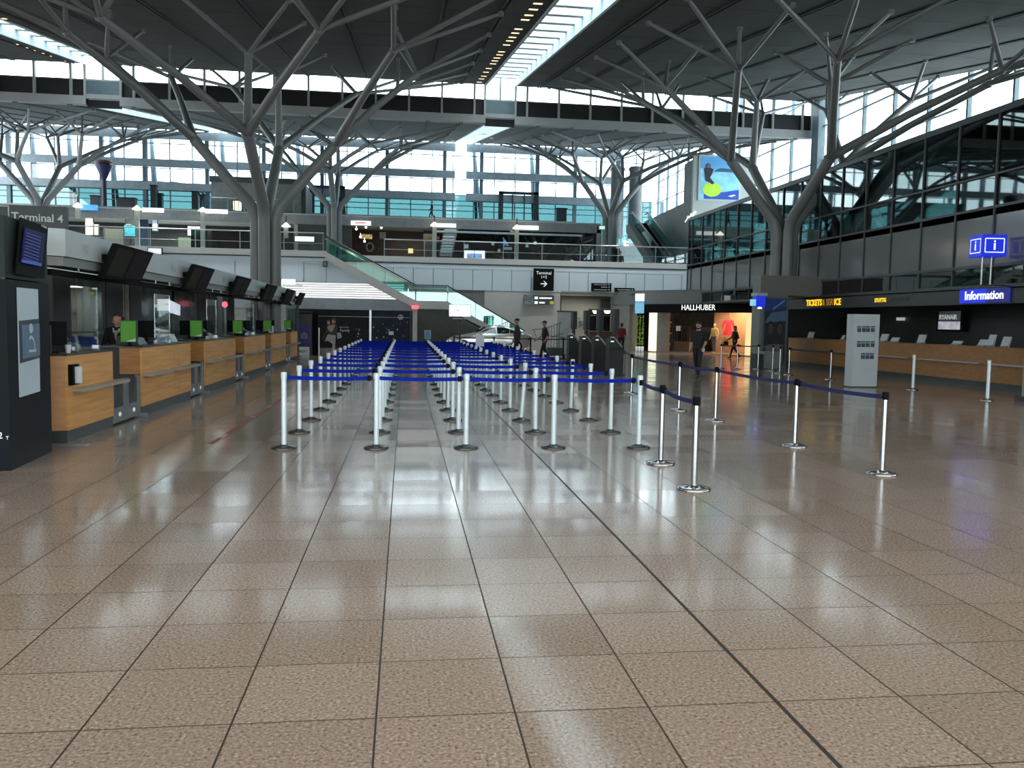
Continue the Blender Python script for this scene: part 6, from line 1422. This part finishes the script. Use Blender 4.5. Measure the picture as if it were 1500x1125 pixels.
# smiling agent behind the counter
def ex_agent(add, H3, V):
    hair_cap(HB, low=-.0)(add, H3, V)
    b = B(); b.tube([H3(0, -.10, .06), H3(.0, -.15, .02), H3(.01, -.15, -.10), H3(.02, -.12, -.24)], [.03, .036, .034, .014], 8); add('ponytail', b, HB)
    c = V('chest'); b = B(); b.add([(-.045, .112, 1.41), (.045, .112, 1.41), (.0, .125, 1.20)], [[0, 1, 2]]); b.add([(-.075, .06, 1.47), (-.03, .10, 1.44), (-.055, .112, 1.36)], [[0, 1, 2]]); b.add([(.075, .06, 1.47), (.03, .10, 1.44), (.055, .112, 1.36)], [[0, 1, 2]]); add('blouse_collar', b, mat('blouse', (.75, .75, .72), .6))
    b = B(); b.lathe([(.006, -.07), (.026, -.04), (.030, .04), (.012, .07)], (0, .122, 1.33), 8); add('scarf', b, mat('scarf', (.45, .45, .34), .6))
    b = B(); b.tube([H3(-.028, .092, -.052), H3(0, .102, -.058), H3(.028, .092, -.052)], .006, 6); add('smile', b, mat('teeth', (.8, .76, .72), .4))
person('person', 'smiling woman with ponytail in black blazer behind the check-in counter', 'person', (-5.5, 17.12, 0), face_to(.05, -1), 1.74,
       pose(0, 0, 0, face=(.45, .9, 0), head=(0, .02, 1.63), el=(-.25, .04, 1.12), wl=(-.10, .24, 1.06), er=(.25, .04, 1.12), wr=(.10, .24, 1.05)), {}, {'skin': mat('skin_warm', (.62, .33, .22), .5, noise=.05), 'top': CB, 'pants': PN, 'shoe': SH}, ex_agent, voxel=.0095)

# mannequins in the shop window
PALE = mat('mannequin_cream', (.75, .58, .36), .5); YB_ = mat('cloth_yellow', (.70, .48, .14), .7); DEN = mat('cloth_denim', (.13, .14, .19), .8, noise=.3)
def mann(u, out, lb, mats, h=1.75, hd=True):
    a, _ = s_at(u, 480, out); v = Vector(sp(a, out, .066))
    return person('mannequin', lb, 'mannequin', v, face_to(nsh.x, nsh.y), h, pose(.03, .0, .15), {'fore': 'skin'}, mats, None, .014, 'mannequins in the clothes shop')
mann(1047, -1.0, 'mannequin in yellow top and grey skirt in the clothes shop window', {'skin': PALE, 'top': YB_, 'pants': DEN, 'shoe': PALE, 'eye': PALE, 'lip': PALE})
def dress():
    a, z = s_at(1067, 470, -1.7)
    t = thing('hanging_dress', 'bright red dress hanging high in the clothes shop window', 'dress', sp(a, -1.7, 1.1))
    b = B()
    rows = [(2.05, .20, .05), (1.98, .25, .09), (1.80, .19, .10), (1.55, .20, .11), (1.30, .30, .14), (1.12, .36, .16)]
    vs = []; fs = []
    for z_, w_, d_ in rows:
        for k in range(14):
            an = 2*PI*k/14; q = Vector(sp(a, -1.7, z_))+dsh*w_*math.cos(an)+nsh*d_*math.sin(an)*(1+.15*math.cos(5*an)); vs.append(q)
    for r in range(len(rows)-1):
        for k in range(14): fs.append([r*14+k, r*14+(k+1) % 14, (r+1)*14+(k+1) % 14, (r+1)*14+k])
    b.smooth = True; b.add(vs, fs); part('dress_body', b, mat('dress_red', (.80, .03, .05), .7, emit=.25, noise=.1), t)
    b = B(); b.tube([sp(a-.24, -1.7, 2.0), sp(a-.34, -1.7, 1.75), sp(a-.36, -1.7, 1.5)], [.07, .07, .05], 8); b.tube([sp(a+.24, -1.7, 2.0), sp(a+.34, -1.7, 1.75), sp(a+.36, -1.7, 1.5)], [.07, .07, .05], 8); part('sleeve', b, MATS['dress_red'], t)
    b = B(); b.tube([sp(a-.2, -1.7, 2.06), sp(a, -1.7, 2.14), sp(a+.2, -1.7, 2.06)], .012, 6); b.tube([sp(a, -1.7, 2.14), sp(a, -1.7, 2.83)], .008, 6); part('hanger', b, M_SEAM, t)
dress()
mann(1060, -2.0, 'pale mannequin with peach shorts below the red dress', {'skin': PALE, 'top': mat('cloth_peach', (.65, .40, .25), .8), 'pants': mat('cloth_peach2', (.55, .33, .2), .8), 'shoe': PALE, 'eye': PALE, 'lip': PALE}, 1.2)

# ================================================================== SILVER CAR
def car():
    x0 = at(655, 490, y=46).x; L_ = 4.75; yc = 46.9
    t = thing('car', 'silver white coupe styled car displayed below the stairs', 'car', (x0+L_/2, yc, 0))
    # stations along the length: x, bottom, shoulder height, roof height, half width at shoulder, half width at roof
    ST = [(0, .42, .60, .62, .55, .40), (.12, .25, .72, .76, .74, .60), (.55, .20, .82, .88, .87, .72), (1.15, .20, .92, .99, .91, .74), (1.55, .20, .97, 1.06, .92, .72), (2.15, .20, .98, 1.40, .92, .60), (2.6, .20, .99, 1.49, .92, .58), (3.1, .20, 1.0, 1.48, .92, .58), (3.6, .20, 1.02, 1.36, .92, .60), (4.15, .22, 1.05, 1.16, .90, .66), (4.55, .30, 1.04, 1.08, .82, .64), (4.75, .45, .92, .96, .64, .5)]
    def ring(st):
        x, zb, zs, zr, ws, wr = st
        return [(ws*.86, zb), (ws*.99, zb+.12), (ws*1.0, zs*.72), (ws*.98, zs-.03), (ws*.93, zs), (wr*1.02, zr-.05), (wr*.9, zr-.005), (wr*.45, zr+.02)]
    vs = []; n = 16
    for st in ST:
        rg = ring(st); full = [(-y, z) for y, z in rg]+[(y, z) for y, z in rg[::-1]]
        vs += [(x0+st[0], yc+y, z) for y, z in full]
    fs = []
    for i in range(len(ST)-1):
        for k in range(n): fs.append([i*n+k, i*n+(k+1) % n, (i+1)*n+(k+1) % n, (i+1)*n+k])
    fs.append(list(range(n))[::-1]); fs.append(list(range((len(ST)-1)*n, len(ST)*n)))
    b = B(); b.smooth = True; b.add(vs, fs); o = part('body', b, mat('car_paint', (.62, .62, .60), .18, .55, noise=.02, spec=.8), t)
    md = o.modifiers.new('sub', 'SUBSURF'); md.levels = 1; md.render_levels = 2
    def side_y(x, z):     # half width of the cabin side at that place
        for a, c in zip(ST, ST[1:]):
            if a[0] <= x <= c[0]:
                q = (x-a[0])/(c[0]-a[0]); st = [a[k]*(1-q)+c[k]*q for k in range(6)]
                f = min(1, max(0, (z-st[2])/max(.05, st[3]-.05-st[2]))); return st[4]*.93*(1-f)+st[5]*1.02*f
        return .8
    WIN = {'front_side_window': [(1.78, 1.03), (2.12, 1.27), (2.42, 1.36), (2.66, 1.38), (2.70, 1.04)], 'rear_side_window': [(2.76, 1.04), (2.74, 1.385), (3.15, 1.375), (3.42, 1.30), (3.40, 1.06)], 'quarter_window': [(3.46, 1.06), (3.48, 1.28), (3.78, 1.18), (3.95, 1.10)]}
    for nm, pts in WIN.items():
        for sgn in (-1, 1):
            b = B(); A = [(x0+x, yc+sgn*(side_y(x, z)+.012), z) for x, z in pts]; b.slab(A, (0, -sgn*.03, 0)); part(nm, b, mat('car_glass', (.02, .028, .03), .08, spec=.8), t)
    b = B(); b.slab([(x0+1.58, yc-.70, 1.085), (x0+2.12, yc-.57, 1.40), (x0+2.12, yc+.57, 1.40), (x0+1.58, yc+.70, 1.085)], (-.02, 0, .03)); part('windscreen', b, MATS['car_glass'], t)
    for cx_ in (.88, 3.78):
        for sgn in (-1, 1):
            b = B(); yy = yc+sgn*.80
            def disc(rr, w_): return B().prism([(x0+cx_+rr*math.cos(a*PI/14), .345+rr*math.sin(a*PI/14)) for a in range(28)], 'y', yy-w_, yy+w_)
            o = part('wheel', disc(.34, .11), M_BLACK, t); part('rim', disc(.24, .118), M_STEEL, o)
    for sgn in (-1, 1):
        b = B(); b.slab([(x0+.10, yc+sgn*.70, .64), (x0+.50, yc+sgn*.87, .72), (x0+.52, yc+sgn*.87, .78), (x0+.12, yc+sgn*.68, .70)], (0, sgn*.03, 0)); part('headlight', b, mat('lamp_glass', (.5, .55, .58), .1, spec=.8), t)
        b = B(); b.ball((x0+1.85, yc+sgn*1.0, 1.02), .10, 10, 6, (.8, 1, .7)); b.box(x0+1.83, x0+1.9, yc+sgn*.88, yc+sgn*.98, .97, 1.0); part('door_mirror', b, MATS['car_paint'], t)
        b = B(); b.box(x0+2.5, x0+2.66, yc+sgn*.915, yc+sgn*.945, .86, .89); b.box(x0+3.25, x0+3.41, yc+sgn*.915, yc+sgn*.945, .87, .90); part('door_handle', b, MATS['car_paint'], t)
    b = B(); b.box(x0-.02, x0+.1, yc-.45, yc+.45, .34, .52); part('grille', b, M_BLACK, t)
car()

# ================================================================== LIGHT
w = bpy.data.worlds.new('sky'); bpy.context.scene.world = w; w.use_nodes = True
nt = w.node_tree; bg = nt.nodes['Background']
tc = nt.nodes.new('ShaderNodeTexCoord'); sx = nt.nodes.new('ShaderNodeSeparateXYZ'); nt.links.new(tc.outputs['Generated'], sx.inputs[0])
rp = nt.nodes.new('ShaderNodeValToRGB'); rp.color_ramp.elements[0].color = (.86, .97, 1, 1); rp.color_ramp.elements[1].color = (.93, .98, 1, 1); rp.color_ramp.elements[1].position = .5
nt.links.new(sx.outputs['Z'], rp.inputs['Fac']); nt.links.new(rp.outputs['Color'], bg.inputs['Color'])
bg.inputs['Strength'].default_value = 6.0
sc = bpy.context.scene
sc.view_settings.view_transform = 'Standard'; sc.view_settings.look = 'None'
sc.view_settings.exposure = 0
sc.cycles.use_denoising = True
sc.cycles.max_bounces = 7; sc.cycles.transparent_max_bounces = 14; sc.cycles.sample_clamp_indirect = 6
sc.cycles.caustics_reflective = False; sc.cycles.caustics_refractive = False
def area_light(name, loc, size, energy, col, size_y=None, rot=(0, 0, 0)):
    l = bpy.data.lights.new(name, 'AREA'); l.energy = energy; l.size = size; l.color = col
    if size_y: l.shape = 'RECTANGLE'; l.size_y = size_y
    o = bpy.data.objects.new(name, l); C.objects.link(o); o.location = loc; o.rotation_euler = rot
# added fill light above the photographer, out of view, brightening the near floor
area_light('hall_fill', (0, 1.5, 7.1), 40, 1700, (1, .93, .84), 10, (math.atan(.158), 0, 0))
for x in (-15, -9, -2, 9, 15):      # added unseen spots that brighten the gallery front
    l = bpy.data.lights.new('gallery_fill', 'SPOT'); l.energy = 1700; l.spot_size = 1.75; l.spot_blend = 1; l.shadow_soft_size = .3; l.color = (.93, .98, 1)
    o = bpy.data.objects.new('gallery_fill', l); C.objects.link(o); o.location = (x, 48.6, 12.9)
    o.rotation_euler = (Vector((x, 52, 3.5))-o.location).to_track_quat('-Z', 'Y').to_euler()
area_light('left_shop_fill', (-17, 70.5, 8.85), 5, 700, (1, .93, .8))  # added fill, with its neighbour, to brighten the left gallery shops
area_light('left_shop_fill', (-24, 70.5, 8.85), 5, 500, (1, .93, .8))
area_light('cafe_lamp', (1, 71, 8.85), 3, 110, (1, .75, .5))
area_light('travel_shop_lamp', (9, 71, 8.85), 4, 220, (.9, 1, 1))
area_light('passage_fill', (12, 55.5, 3.4), 2.5, 120, (1, .97, .85))  # added fill that lifts the dark recess
